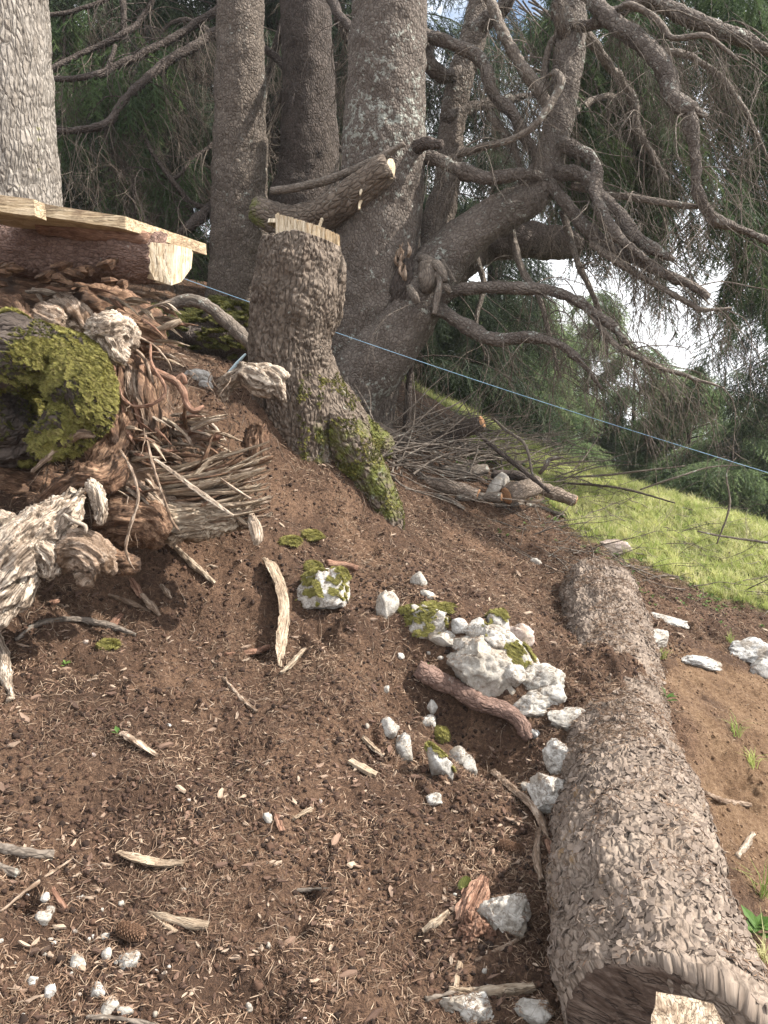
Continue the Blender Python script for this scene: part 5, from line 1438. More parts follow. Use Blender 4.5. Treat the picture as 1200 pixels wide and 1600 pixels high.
stick([(770, 1206, 5), (800, 1237, 6, .01), (836, 1270, 7, .01), (858, 1316, 4)], 'wood_old', 'bent grey stick leading from the hollow towards the log', style='fibre', amp=.5)
stick([(842, 1296, 5), (838, 1340, 7), (846, 1376, 6)], 'wood_old', 'short thick stick below the bent grey stick')
stick([(860, 1318, 8), (868, 1350, 7)], 'wood_red', 'flat reddish wood strip beside the left flank of the log', ecc=.5)
stick([(-10, 1323, 8), (40, 1333, 8), (82, 1338, 9)], 'bark_limb', 'smooth grey-brown stick entering from the left edge', wob=.06)
stick([(-10, 1350, 7), (28, 1368, 7)], 'bark_limb', 'short stick just below the one at the left edge')
stick([(72, 1368, 3), (85, 1396, 5), (102, 1421, 5)], 'wood_red', 'thin reddish stick between the white pebbles and the left edge')
stick([(187, 1332, 6), (210, 1342, 9), (250, 1350, 9), (287, 1349, 6)], 'wood_splinter', 'flat yellowish wood chip casting a dark shadow left of centre', 'wood chip', 'wood_chip', 'fibre', .5)
stick([(232, 1426, 4), (262, 1434, 7), (295, 1443, 8), (326, 1447, 8)], 'wood_splinter', 'cut tan stick lying near the dark cone', style='smooth', wob=.05)
stick([(238, 1432, 3), (275, 1456, 4)], 'wood_splinter', 'thin strip lying under the cut tan stick', ecc=.4)
stick([(270, 1428, 3), (305, 1422, 3)], 'wood_red', 'short twig crossing behind the cut tan stick')
stick([(192, 1150, 5, .01), (215, 1166, 7, .01), (246, 1181, 5)], 'wood_old', 'weathered splinter beside the small green seedling', 'splinter', 'splinter', 'fibre', .3)
stick([(25, 1000, 4), (60, 976, 5), (115, 968, 5), (170, 978, 6), (212, 992, 3)], 'bark_limb', 'curved grey twig lying below the pale gnarled root')
stick([(262, 850, 4, .02), (300, 884, 7, .01), (336, 912, 4)], 'wood_splinter', 'tan splinter pointing down right below the splintered log', 'splinter', 'splinter', 'fibre', .4)
stick([(756, 1372, 6), (748, 1395, 15), (735, 1425, 17), (728, 1445, 14)], 'wood_red', 'red flaking piece of rotten wood beside the crumbly white rock', 'rotten wood', 'rotten_wood', 'fibre', .3, 24, amp=1.4)
V, F = rock_shape(61, (0.047, 0.045, 0.05), 5, 2, 2.4); p = G(740, 1465); V = V + p + [0, 0.01, 0.012]
V = V * 1.0 + 0.006 * np.stack([noise(V * 90), noise(V * 90 + 7), noise(V * 90 + 13)], 1)
tag(obj('rotten_lump', V, F, M['wood_red'], None, True, {'grain': V}), 'crumbly brown lump of rot below the red piece of wood', 'rotten wood')
stick([(700, 1546, 6), (745, 1552, 11), (800, 1548, 12), (835, 1540, 8)], 'wood_splinter', 'thick weathered piece of wood above the bottom white rock', 'wood', 'wood_piece', 'gnarl', 0, 20, amp=.5)
stick([(664, 1562, 4), (716, 1550, 4)], 'bark_limb', 'short grey twig left of the weathered wood piece')
stick([(718, 1505, 6), (712, 1545, 5)], 'wood_splinter', 'small upright tan stick above the weathered wood piece')
stick([(742, 1502, 3), (790, 1478, 3), (822, 1462, 2)], 'wood_old', 'thin pale twig below the crumbly white rock')
stick([(660, 1455, 4), (680, 1443, 9), (700, 1425, 5)], 'wood_splinter', 'forked yellow chip left of the rotten lump', 'wood chip', 'wood_chip', 'fibre', .5)
stick([(548, 1190, 6), (570, 1202, 8), (588, 1211, 6)], 'wood_splinter', 'pale flat chip lower of the pair left of the hollow', 'wood chip', 'wood_chip', 'fibre', .5)
stick([(566, 1152, 5), (582, 1168, 7), (600, 1181, 5)], 'wood_splinter', 'pale flat chip upper of the pair left of the hollow', 'wood chip', 'wood_chip', 'fibre', .5)
stick([(440, 1052, 4), (458, 1035, 6), (476, 1015, 4)], 'wood_splinter', 'pale splinter right of the foot of the curved splinter', 'splinter', 'splinter', 'fibre', .4)
stick([(352, 1023, 4), (395, 1020, 8), (420, 1012, 5)], 'wood_red', 'orange-brown broken wood piece left of the curved splinter', 'wood', 'wood_piece', 'fibre', .4)
stick([(350, 1060, 3), (375, 1090, 4), (402, 1112, 3)], 'wood_old', 'thin dark stick running down right in the middle of the slope')
stick([(440, 1205 + 90, 3), (432, 1275, 5), (440, 1300, 4)], 'wood_red', 'short reddish chip beside the lone white pebble', 'wood chip', 'wood_chip', 'fibre', .4)
stick([(458, 1281, 4), (486, 1264, 5)], 'wood_splinter', 'orange chip right of the lone white pebble', 'wood chip', 'wood_chip', 'fibre', .4)
stick([(421, 1391, 2), (470, 1391, 3), (520, 1388, 2)], 'bark_limb', 'thin horizontal twig in the middle of the foreground')
stick([(0, 1425, 2.5), (60, 1378, 3), (115, 1340, 2)], 'wood_old', 'long thin twig slanting up in the lower left corner')
stick([(135, 1590, 4), (190, 1592, 4), (245, 1602, 4)], 'bark_limb', 'dark twig along the bottom edge')
stick([(1102, 1240, 4), (1130, 1252, 5), (1172, 1258, 4)], 'wood_old', 'thin root crossing the tan soil')
stick([(1152, 1338, 4), (1165, 1322, 6), (1176, 1303, 4)], 'wood_bleached', 'short twisted white stick on the tan soil')
stick([(775, 700 + 90, 4), (830, 810 - 20, 4), (880, 806, 3)], 'bark_limb', 'thin branch lying on dark soil below the brush pile')
stick([(510, 880, 6), (535, 884, 7), (558, 889, 6)], 'wood_red', 'short pink-brown stick just right of the moss-capped rock')
stick([(876, 1402, 4, .02), (893, 1408, 4, .03)], 'wood_bleached', 'tiny white peg leaning on the log')
for i, (u0, v0, u1, v1, rw) in enumerate([(205, 905, 222, 935, 7), (222, 930, 250, 962, 8), (170, 930, 235, 955, 6), (252, 915, 268, 935, 7), (80, 945, 92, 938, 8), (190, 960, 170, 985, 5)]):
    stick([(u0, v0, rw * .6), ((u0 + u1) / 2, (v0 + v1) / 2, rw), (u1, v1, rw * .4)], random.choice(['wood_red', 'wood_splinter', 'wood_old']),
          ['upright orange chip below the gnarled roots', 'split orange slab below the gnarled roots, nearest the dark hollow', 'long flat chip strip below the round gnarled root end', 'pale chip right of the split orange slab', 'square tan chip below the pale swirling root', 'small chip just left of the upright orange chip'][i], 'wood chip', 'wood_chip', 'fibre', .4)
# root creeping in at the left edge
stick([(-12, 985, 12), (5, 1020, 10), (10, 1060, 9), (18, 1095, 9)], 'wood_bleached', 'pale root end pointing down at the left edge', 'root', 'root_end', 'gnarl', 0, 20, amp=.5)

def cone(u, v, L, rad, yaw, mat, label):
    t_ = gt(u, v); p = P(u, v, t_); p[2] += rad * 0.7; e = empty('spruce_cone', p, label, 'cone')
    d = np.array([math.cos(yaw), math.sin(yaw), 0]); s_ = np.array([-d[1], d[0], 0]); up = np.array([0, 0, 1.0])
    prof = lambda f_: rad * (math.sin(math.pi * min(1, 0.12 + f_ * 0.86)) ** 0.55)
    c = [p + d * L * (f_ - .5) for f_ in np.linspace(0, 1, 9)]
    V, F, g = tube(np.array(c), [max(0.002, prof(f_) * 0.75) for f_ in np.linspace(0, 1, 9)], 12, 0.01, True)
    obj('core', V, F, M[mat], e, True, {'grain': g})
    sv = np.array([(0, -.5, 0), (.35, -.55, .25), (1, 0, .42), (.35, .55, .25), (0, .5, 0), (.4, 0, -.05), (.9, 0, .2)]); sf = np.array([(0, 1, 5), (1, 6, 5), (1, 2, 6), (2, 3, 6), (3, 4, 5), (3, 5, 6), (0, 5, 4)])
    me = mesh_from('scale', sv * 0.0085, sf, M[mat], False, {'grain': sv * 0.01}); base = root_loc(e); n_ = 150
    for i in range(n_):
        f_ = i / n_; a = i * 2.39996; rd = prof(f_) * 0.72; out = s_ * math.cos(a) + up * math.sin(a)
        q = p + d * L * (f_ - .5) + out * rd
        o = bpy.data.objects.new('cone_scale', me); COL.objects.link(o); o.parent = e
        xa = Vector(d * 0.8 + out * 0.5).normalized(); za = Vector(out - d * 0.5); ya = za.cross(xa).normalized(); za = xa.cross(ya)
        o.rotation_euler = Matrix((xa, ya, za)).transposed().to_euler(); o.location = q - base
M['cone'] = wood_mat('cone_brown', (0.06, 0.03, 0.02), (0.16, 0.09, 0.055), (0.28, 0.17, 0.11), 60, 0.5)
M['cone_green'] = wood_mat('cone_green', (0.12, 0.14, 0.04), (0.26, 0.27, 0.08), (0.38, 0.38, 0.14), 60, 0.5)
cone(797, 1330, 0.075, 0.018, R(-25), 'cone', 'brown open spruce cone lying near the left flank of the log')
cone(204, 1463, 0.07, 0.020, R(-20), 'cone', 'dark brown open spruce cone among the white pebbles')
cone(725, 1386, 0.042, 0.013, R(60), 'cone_green', 'closed green spruce cone beside the red rotten wood')

# ================================================================== BRUSH PILE
def blog(name, pts, mat, label, cap_mat='wood_red', cat='log', cap=None, ns=24):
    e = empty(name, P(pts[0][0], pts[0][1] + 10, pts[0][2]), label, cat)
    c, r = pxpath(pts); limb('trunk', c, M[mat], e, 'scaly', ns, 0.02, world=True, rad=r)
    i, j = (0, 1) if cap == 0 else (-1, -2)
    ax_n = c[i] - c[j]; ax_n /= np.linalg.norm(ax_n)
    disc('cut_face', c[i] + ax_n * 0.006, ax_n, r[i] * .95, r[i] * .95, M[cap_mat], e, 0.005, 0.04, 20)
M['cut_orange'] = wood_mat('cut_orange', (0.22, 0.10, 0.045), (0.42, 0.22, 0.11), (0.55, 0.34, 0.19), 60, 1.0)
blog('cut_log', [(615, 700, 5.5, 12), (680, 692, 5.4, 11), (715, 676, 5.3, 11), (752, 660, 5.2, 10)], 'bark_dark', 'black sawn log with an orange end propped on the brush pile', 'cut_orange', cap=-1)
blog('cut_log', [(792, 774, 5.05, 14), (815, 765, 5.1, 14), (838, 757, 5.2, 13)], 'bark_log', 'short thick cut log with a dark orange end at the front of the brush pile', 'cut_orange', cap=0)
blog('birch_log', [(764, 775, 5.1, 8), (776, 757, 5.1, 9), (788, 746, 5.15, 9)], 'lime', 'small white-barked log leaning on the thick cut log', 'cut_orange', 'log', cap=0)
blog('cut_log', [(626, 748, 5.0, 8), (696, 758, 5.0, 9), (746, 773, 4.95, 9)], 'bark_log', 'long grey log at the left front of the brush pile', 'cut_orange', cap=-1)
blog('cut_log', [(690, 735, 5.3, 8), (720, 738, 5.3, 8), (760, 735, 5.35, 8)], 'bark_limb', 'grey log in the middle of the brush pile', 'cut_orange', cap=-1)
blog('cut_log', [(770, 740, 5.3, 5), (800, 742, 5.3, 6), (832, 750, 5.3, 6)], 'bark_dark', 'thin brown log lying behind the white-barked log', 'cut_orange', cap=-1)
blog('cut_log', [(838, 758, 5.4, 8), (866, 770, 5.4, 9), (898, 782, 5.4, 8)], 'bark_log', 'grey log trailing off the right side of the brush pile', 'cut_orange', cap=-1)
blog('cut_log', [(712, 778, 4.95, 5), (745, 776, 4.95, 6), (782, 777, 4.9, 6)], 'bark_limb', 'thin log with a cut end under the thick cut log', 'cut_orange', cap=-1)
blog('cut_log', [(560, 668, 5.0, 18), (590, 684, 4.95, 19), (622, 697, 4.9, 18)], 'bark_stump', 'mossy thick log just behind the roots of the sawn stump', 'bark_dark', cap=-1)
bp = [
 ([(740, 672, 5.2, 3), (780, 706, 5.1, 4), (820, 737, 5.0, 4), (858, 768, 4.9, 3)], 'bark_dark', 'long dark branch slanting down over the brush pile'),
 ([(772, 655, 5.3, 2), (790, 672, 5.2, 2.5), (820, 695, 5.1, 2.5), (833, 745, 5.0, 2)], 'bark_limb', 'thin arching branch over the right of the brush pile'),
 ([(843, 740, 5.0, 3), (855, 725, 4.95, 4), (858, 718, 4.95, 4), (880, 714, 4.9, 2)], 'bark_limb', 'forked twig pointing up right of the brush pile'),
 ([(640, 762, 4.9, 3), (700, 780, 4.85, 3), (725, 795, 4.8, 3)], 'bark_limb', 'thin branch on soil in front of the long grey log'),
 ([(880, 755, 6.0, 3), (930, 758, 5.9, 3.5), (980, 765, 5.8, 3), (1055, 786, 5.7, 2)], 'bark_dark', 'dark branch lying on the grass right of the brush pile'),
 ([(900, 745, 6.0, 2.5), (950, 742, 5.9, 3), (1010, 735, 5.8, 2.5), (1070, 728, 5.7, 1.5)], 'bark_limb', 'long pale branch rising to the right on the meadow'),
 ([(1000, 765, 5.6, 2), (1060, 745, 5.5, 2.5), (1110, 730, 5.5, 2), (1165, 727, 5.4, 1)], 'bark_limb', 'thin branch on the meadow under the cord'),
 ([(780, 778, 4.9, 2), (830, 784, 4.85, 3), (850, 780, 4.85, 3)], 'wood_bleached', 'pale stripped stick in front of the thick cut log'),
 ([(1090, 830, 5.3, 2), (1130, 838, 5.3, 3), (1200, 848, 5.2, 3), (1230, 850, 5.2, 2)], 'bark_limb', 'thin branch lying across the meadow at the right edge'),
 ([(1120, 850, 5.3, 2), (1140, 790, 5.3, 3), (1135, 740, 5.3, 2), (1150, 715, 5.3, 1)], 'bark_limb', 'upright dead twig on the meadow near the right edge')]
bp = [([(a_, b_, c_, d_ * (.6 if n_ > 3 else 1)) for a_, b_, c_, d_ in pth], mt, lab) for n_, (pth, mt, lab) in enumerate(bp)]
for pth, mt, lab in bp: tag(limb('branch', pth, M[mt], None, 'smooth', 8, 0.03, wob=.15), lab, 'branch')
mb = MB(); rb = random.Random(12)
for k in range(420):
    u = rb.uniform(570, 900); v = rb.uniform(660, 765); p = G(u, max(v, 690)) + [0, rb.uniform(-.2, .5), rb.uniform(0.0, 0.17) * max(0, 1 - abs(u - 700) / 170)]
    a = rb.uniform(-0.6, 3.6); d = np.array([math.cos(a), math.sin(a) * 0.4, rb.uniform(-.3, .5)]); pts = [p]
    for i in range(6):
        d = d + np.array([rb.uniform(-1, 1), rb.uniform(-1, 1), rb.uniform(-1.2, .9)]) * 0.2; d /= np.linalg.norm(d); pts.append(pts[-1] + d * rb.uniform(.06, .15))
    q = np.array(pts); gzz = macro(q[:, 0], q[:, 1]) + 0.01; q[:, 2] = np.maximum(q[:, 2], gzz)
    mb.tube(q, np.linspace(rb.uniform(.003, .009), .0015, 7), 5, 0.06)
o = mb.build('brush', M['bark_limb']); tag(o, 'tangled heap of thin dead branches behind the stump roots', 'brush', kind='stuff')
mb = MB()
for k in range(260):
    u = rb.uniform(820, 1230); v = rb.uniform(745, 900) + (u - 850) * 0.12; p = G(u, v) + [0, 0, 0.01]; a = rb.uniform(0, 6.28); d = np.array([math.cos(a), math.sin(a) * .6, rb.uniform(0, .4)]); pts = [p]
    for i in range(5):
        d = d + np.array([rb.uniform(-1, 1), rb.uniform(-1, 1), rb.uniform(-1, .7)]) * 0.3; d /= np.linalg.norm(d); pts.append(pts[-1] + d * rb.uniform(.05, .12))
    q = np.array(pts); q[:, 2] = np.maximum(q[:, 2], macro(q[:, 0], q[:, 1]) + 0.01)
    mb.tube(q, np.linspace(rb.uniform(.002, .005), .001, 6), 4, 0.06)
o = mb.build('fallen_twigs', M['bark_limb']); tag(o, 'thin dead twigs strewn over the meadow and its dark edge', 'twigs', kind='stuff')

# ================================================================== LITTER, GRASS, SEEDLINGS
def needle_mesh(name, seed, L, w_, mat):
    r = random.Random(seed); b_ = r.uniform(-.3, .3); pts = [(-L / 2, 0, 0), (0, b_ * L * .3, L * .08), (L / 2, 0, r.uniform(-.05, .1) * L)]
    V, F, g = tube(np.array(pts), [w_ * .8, w_, w_ * .4], 3, L / 2.2, False); return mesh_from(name, V, F, mat, False)
def chip_mesh(name, seed, mat):
    r = random.Random(seed); n_ = r.choice([6, 7, 8, 9]); L = r.uniform(.006, .016); W = L * r.uniform(.12, .5)
    top = [(math.cos(i / n_ * 6.283) * L * r.uniform(.45, 1.1), math.sin(i / n_ * 6.283) * W * r.uniform(.6, 1), r.uniform(0, .003)) for i in range(n_)]
    V = np.array(top + [(x, y, z - .0022) for x, y, z in top]); F4 = np.array([(i, i + n_, (i + 1) % n_ + n_, (i + 1) % n_) for i in range(n_)])
    F3 = np.array([(0, i, i + 1) for i in range(1, n_ - 1)]); return mesh_from(name, V, [F4, F3], mat, False)
M['litter'] = inst_mat('needle_litter', [(0.08, 0.042, 0.027), (0.18, 0.105, 0.067), (0.31, 0.205, 0.135), (0.50, 0.38, 0.27)], 0.85, 300, spatial=0.5)
M['chips'] = inst_mat('chip_litter', [(0.05, 0.03, 0.022), (0.12, 0.07, 0.05), (0.24, 0.155, 0.11), (0.50, 0.39, 0.29)], 0.9, 200, spatial=0.35)
M['crumb'] = inst_mat('soil_crumb', [(0.016, 0.010, 0.007), (0.045, 0.025, 0.017), (0.11, 0.062, 0.04)], 0.95, 200)
M['crumb_tan'] = inst_mat('soil_crumb_tan', [(0.06, 0.034, 0.02), (0.15, 0.09, 0.052), (0.27, 0.18, 0.11)], 0.95, 200)
NDL = source_col('needle_pieces', [needle_mesh('needle', s, 0.014 + 0.003 * s, 0.0008, M['litter']) for s in range(4)])
CHP = source_col('chip_pieces', [chip_mesh('chip', s, M['chips']) for s in range(8)])
def crumb_mesh(name, s, mat):
    V, F = ICO[2]; V = V * (1 + 0.6 * noise(V * 1.9 + s * 5))[:, None] * (1 + 0.4 * noise(V * 4 + s))[:, None]; return mesh_from(name, V * 0.005 * np.array([1, .9, .75]), F, mat, True)
CRB = source_col('crumb_pieces', [crumb_mesh('crumb', s, M['crumb']) for s in range(4)])
CRT = source_col('crumb_tan_pieces', [crumb_mesh('crumb_tan', s, M['crumb_tan']) for s in range(4)])
def ground_pts(n_, x0, x1, y0, y1, keep=None, fall=0.0):
    x = rng.uniform(x0, x1, n_); y = rng.uniform(y0, y1, n_)
    fr = np.abs(x) < 0.62 * y + 0.35; x, y = x[fr], y[fr]
    if fall: k_ = rng.random(len(x)) < np.clip((2.0 / np.hypot(x, y)) ** fall, 0, 1); x, y = x[k_], y[k_]
    if keep is not None: k_ = keep(x, y); x, y = x[k_], y[k_]
    return x, y, hfull(x, y)
def notgrass(x, y):
    j = fbm(np.stack([x, y, 0 * x], 1) * 2.2, 2) * 0.3; return ~inpoly(x + j, y + j, GRASS)
def nottan(x, y):
    j = fbm(np.stack([x, y, 0 * x], 1) * 3, 2) * 0.15; return notgrass(x, y) & ~inpoly(x + j, y + j, TAN)
def istan(x, y):
    j = fbm(np.stack([x, y, 0 * x], 1) * 3, 2) * 0.15; return inpoly(x + j, y + j, TAN)
def hash_of(s): return sum(map(ord, s)) * 0.37
def lay(name, n_, src, nsrc, zoff, smin, smax, keep, lab, cat, y1=5.5, fall=1.2, tiltmax=.5, reg=None, clump=.8):
    x, y, z = ground_pts(n_, *(reg or (-2.2, 3.4, 1.05, y1)), keep, fall)
    if clump: kk = rng.random(len(x)) < (1 - clump) + clump * sstep(-.35, .35, fbm(np.stack([x, y, 0 * x], 1) * 3.3 + hash_of(name), 3)); x, y, z = x[kk], y[kk], z[kk]
    m_ = len(x)
    rot = np.stack([rng.normal(0, tiltmax * .6, m_), rng.normal(0, tiltmax, m_), rng.uniform(0, 6.283, m_)], 1)
    pw = rng.random(m_) ** 1.6
    o = scatter(name, np.stack([x, y, z + zoff], 1), rot, smin + (smax - smin) * pw, src, rng.integers(0, nsrc, m_)); tag(o, lab, cat, kind='stuff')
lay('needle_litter', 620000, NDL, 4, 0.003, .7, 1.7, nottan, 'brown spruce needle litter covering the dark slope', 'needle litter', fall=.9, y1=6.5)
lay('chip_litter', 52000, CHP, 8, 0.003, .35, 1.5, nottan, 'small bark and wood chips strewn over the dark slope', 'litter', tiltmax=.35)
lay('soil_crumbs', 150000, CRB, 4, 0.001, .35, 1.9, nottan, 'dark crumbly soil on the slope', 'soil', y1=6.5)
lay('far_litter', 90000, NDL, 4, 0.004, 1.4, 2.6, lambda x, y: nottan(x, y) & (y > 3.6), 'pale needles and twigs on the upper slope', 'needle litter', y1=7.5, fall=0)
lay('tan_crumbs', 60000, CRT, 4, 0.001, .3, 1.3, istan, 'tan sandy soil crumbs right of the fallen log', 'soil')
lay('tan_clods', 3000, CRT, 4, 0.001, 1.0, 2.4, istan, 'tan soil lumps right of the fallen log', 'soil')
lay('tan_litter', 90000, NDL, 4, 0.003, .5, 1.2, istan, 'sparse brown needles on the tan soil right of the log', 'needle litter')
BIG = source_col('big_chip_pieces', [chip_mesh('big_chip', 40 + s, M['chips']) for s in range(8)])
lay('soil_clods', 3500, CRB, 4, 0.000, 1.2, 2.9, nottan, 'dark lumps of soil lying on the slope', 'soil')
lay('wood_chips', 3600, BIG, 8, 0.006, 1.0, 3.0, nottan, 'larger flat wood and bark chips strewn over the slope', 'litter', tiltmax=.3, fall=.8)
mb = MB(); rq = random.Random(5)
for k in range(900):
    x = rq.uniform(-1.7, 1.9); y = rq.uniform(1.2, 4.6)
    if abs(x) > .6 * y + .3 or not nottan(np.array([x]), np.array([y]))[0]: continue
    a = rq.uniform(0, 6.28); q = [np.array([x, y])]; sl = rq.uniform(.008, .022)
    for i in range(7):
        a += rq.gauss(0, .55); q.append(q[-1] + np.array([math.cos(a), math.sin(a)]) * sl)
    q = np.array(q); z = hfull(q[:, 0], q[:, 1]) + 0.004 + np.abs(np.array([rq.gauss(0, .006) for _ in q]))
    mb.tube(np.column_stack([q, z]), np.linspace(rq.uniform(.0008, .0018), .0005, 8), 4, 0.012)
RQ = np.vstack([q_ for q_ in RT if len(q_)])
tag(scatter('rock_litter', RQ + [0, 0, .002], np.stack([rng.normal(0, .3, len(RQ)), rng.normal(0, .3, len(RQ)), rng.uniform(0, 6.28, len(RQ))], 1), rng.uniform(.5, 1.1, len(RQ)), NDL, rng.integers(0, 4, len(RQ))), 'brown needles fallen on the white rocks', 'needle litter', kind='stuff')
tag(mb.build('rootlets', M['wood_old']), 'thin curling rootlets and twigs lying in the needle litter', 'roots', kind='stuff')
# litter lying on the buried middle of the log
p, nn_ = surf_sample(LV, LF, 13000, lambda c, n_: log_mask(c, n_) * (n_[:, 2] > .4) * ((c[:, 1] > 2.3) * 1.0 + 0.35) * (fbm(c * 6, 2) > -.1))
tag(scatter('log_litter', p + [0, 0, .003], np.stack([rng.normal(0, .4, len(p)), rng.normal(0, .4, len(p)), rng.uniform(0, 6.28, len(p))], 1), rng.uniform(.5, 1.3, len(p)), NDL, rng.integers(0, 4, len(p)), BL), kind='stuff')

def tuft_mesh(name, seed, nbl, h, w_, spread, mat):
    r = random.Random(seed); V = []; F4 = []; F3 = []
    for k in range(nbl):
        a = r.uniform(0, 6.283); q = r.uniform(0, .02) ; b0 = np.array([math.cos(a) * q, math.sin(a) * q, 0]); a = r.uniform(0, 6.283); hh = h * r.uniform(.5, 1.2)
        o_ = np.array([math.cos(a), math.sin(a), 0]) * spread * r.uniform(.3, 1); s_ = np.array([-math.sin(a), math.cos(a), 0]) * w_
        n0 = len(V); V += [b0 - s_, b0 + s_, b0 + o_ * .3 * hh + [0, 0, hh * .5] + s_ * .8, b0 + o_ * .3 * hh + [0, 0, hh * .5] - s_ * .8, b0 + o_ * hh + [0, 0, hh * (1 - .3 * spread)]]
        F4.append((n0, n0 + 1, n0 + 2, n0 + 3)); F3.append((n0 + 3, n0 + 2, n0 + 4))
    return mesh_from(name, np.array(V), [np.array(F4), np.array(F3)], mat, False)
M['grass'] = inst_mat('grass_blade', [(0.26, 0.34, 0.09), (0.44, 0.50, 0.15), (0.62, 0.62, 0.25), (0.74, 0.67, 0.42)], 0.65, 30, 0.45, spatial=0.35)
GRS = source_col('grass_tufts', [tuft_mesh('grass_tuft', s, 16, .055 if s < 3 else .11, .0016, .8, M['grass']) for s in range(5)])
def isgrass(x, y):
    j = fbm(np.stack([x, y, 0 * x], 1) * 2.2, 3); k_ = inpoly(x + j * .35, y + j * .3, GRASS)
    b_ = fbm(np.stack([x, y, 0 * x], 1) * 1.7 + 9, 3); return k_ & (b_ + rng.random(len(x)) * .9 > 0.0)
x, y, z = ground_pts(90000, -1.0, 6.5, 3.0, 10.5, isgrass, 0.0); m_ = len(x)
o = scatter('grass', np.stack([x, y, z - .004], 1), np.stack([rng.normal(0, .2, m_), rng.normal(0, .2, m_), rng.uniform(0, 6.28, m_)], 1), rng.uniform(.5, 1.25, m_), GRS, rng.choice(5, m_, p=[.23, .23, .22, .22, .10]))
tag(o, 'sunlit short green grass of the meadow on the falling slope', 'grass', kind='stuff')
# sparse green at the dark edge and broadleaf weeds
M['leaf'] = inst_mat('weed_leaf', [(0.05, 0.10, 0.02), (0.09, 0.17, 0.035), (0.16, 0.25, 0.06)], 0.6, 60, 0.3)
def weed_mesh(name, seed, nlf, L):
    r = random.Random(seed); V = []; F = []
    for k in range(nlf):
        a = r.uniform(0, 6.283); up = r.uniform(.2, .8); st0 = r.uniform(0, .5) * L; d = np.array([math.cos(a), math.sin(a), up]); d /= np.linalg.norm(d); s_ = np.array([-math.sin(a), math.cos(a), 0]); ll = L * r.uniform(.6, 1.1); b0 = np.array([0, 0, st0])
        n0 = len(V); V += [b0, b0 + d * ll * .5 + s_ * ll * .22, b0 + d * ll + [0, 0, -.1 * ll], b0 + d * ll * .5 - s_ * ll * .22]; F.append((n0, n0 + 1, n0 + 2, n0 + 3))
    return mesh_from(name, np.array(V), np.array(F), M['leaf'], False)
WD = source_col('weeds', [weed_mesh('weed', s, 7, .022) for s in range(4)])
def edge(x, y):
    j = fbm(np.stack([x, y, 0 * x], 1) * 2.2, 3); return inpoly(x + j * .5 + .3, y + j * .5 + .2, GRASS) & (fbm(np.stack([x, y, 0 * x], 1) * 3.1 + 4, 2) + rng.random(len(x)) > .55)
x, y, z = ground_pts(30000, -.5, 6, 3.0, 8, edge, 0.0); m_ = len(x)
tag(scatter('weed_patch', np.stack([x, y, z], 1), np.stack([0 * x, 0 * x, rng.uniform(0, 6.28, m_)], 1), rng.uniform(.5, 1.3, m_), WD, rng.integers(0, 4, m_)), 'low broadleaf weeds along the lower edge of the meadow', 'weeds', kind='stuff')
def plant(u, v, h, lab, kind='seedling', n_=9, px=None):
    p = G(u, v); mb = MB()
    if kind == 'grass_tuft':
        me = tuft_mesh('grass_tuft', u, 26, h, .0017, 1.0, M['grass'])
    else:
        me = weed_mesh('seedling', u, n_, h)
    o = bpy.data.objects.new(kind, me); COL.objects.link(o); o.location = p; tag(o, lab, 'grass tuft' if kind == 'grass_tuft' else 'seedling')
plant(184, 1152, .03, 'tiny green seedling beside a weathered splinter on the brown litter')
plant(103, 1042, .03, 'tiny pale green seedling below the curved grey twig')
plant(660, 1050, .045, 'green leafy sprout at the upper end of the rusty branch')
plant(1040, 1095, .06, 'green sprout on the soil right of the buried log', n_=14)
plant(1180, 1460, .07, 'broadleaf weed at the lower right edge beside the log', n_=18)
plant(1190, 1400, .16, 'tall grass tuft at the right edge beside the log', 'grass_tuft')
plant(1192, 1500, .12, 'grass tuft lowest at the right edge beside the log', 'grass_tuft')
plant(1150, 1150, .12, 'straw-pale grass tuft on the tan soil', 'grass_tuft')
plant(1175, 1200, .10, 'lower straw-pale grass tuft on the tan soil by the right edge', 'grass_tuft')
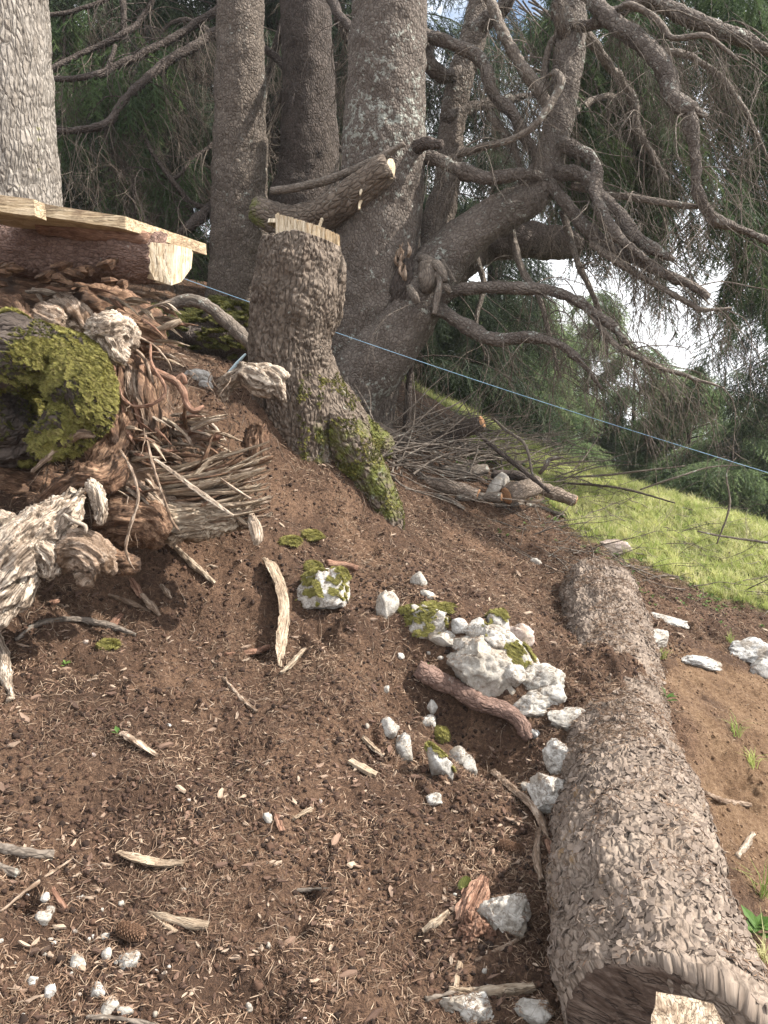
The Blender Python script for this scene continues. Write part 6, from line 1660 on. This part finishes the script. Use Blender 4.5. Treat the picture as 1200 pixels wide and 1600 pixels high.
plant(1035, 1030, .07, 'small grass tuft beside the white rock on the log flank', 'grass_tuft')
plant(1140, 1005, .08, 'small grass tuft left of the pale grey rock', 'grass_tuft')
plant(860, 800, .10, 'grass tuft at the corner of the meadow by the brush pile', 'grass_tuft')
# moss clumps on the soil
for u, v, wp, hp, lab in [(452, 846, 34, 20, 'bright moss cushion left of its twin below the splintered log'), (484, 839, 42, 22, 'bright moss cushion right of its twin below the splintered log'), (486, 886, 28, 20, 'moss cushion on the soil above the moss-capped rock'),
                          (685, 950, 60, 16, 'moss cushion lying across the top of the outcrop'), (688, 1150, 20, 34, 'bright moss clump on the stones in the hollow'), (170, 1008, 26, 12, 'thin patch of moss beside the curved grey twig')]:
    t_ = gt(u, v) or 3; p = P(u, v, t_); a = wp * t_ / FPX / 2; h = hp * t_ / FPX / 2
    V, F = rock_shape(u, (a, a * .7, h * .7), 3, 0, 1.0); V = V + p; e = empty('moss_cushion', p, lab, 'moss')
    obj('cushion', V, F, M['moss_dark'], e, True, {'grain': V}); moss_on('moss', V, F, 1300, lambda c, n_: (n_[:, 2] > -.1) * 1.0, MS, e, .6, 1.1)

# ================================================================== HAZE
hv, hf = np.array([(x, y, z) for x in (-125, 125) for y in (-65, 165) for z in (-26, 14.5)], float), np.array([(0, 1, 3, 2), (4, 6, 7, 5), (0, 4, 5, 1), (2, 3, 7, 6), (0, 2, 6, 4), (1, 5, 7, 3)])
hm_ = bpy.data.materials.new('haze'); hm_.use_nodes = True; ht = hm_.node_tree; ht.nodes.clear()
ho = ht.nodes.new('ShaderNodeOutputMaterial'); pv = ht.nodes.new('ShaderNodeVolumePrincipled')
pv.inputs['Color'].default_value = (0.93, 0.96, 1.0, 1); pv.inputs['Density'].default_value = 0.0010; pv.inputs['Anisotropy'].default_value = 0.2
ht.links.new(pv.outputs[0], ho.inputs['Volume'])
ho_ = bpy.data.objects.new('haze', mesh_from('haze', hv, hf, hm_, False)); COL.objects.link(ho_); tag(ho_, 'thin bright air haze over the far trees', 'haze', kind='stuff')
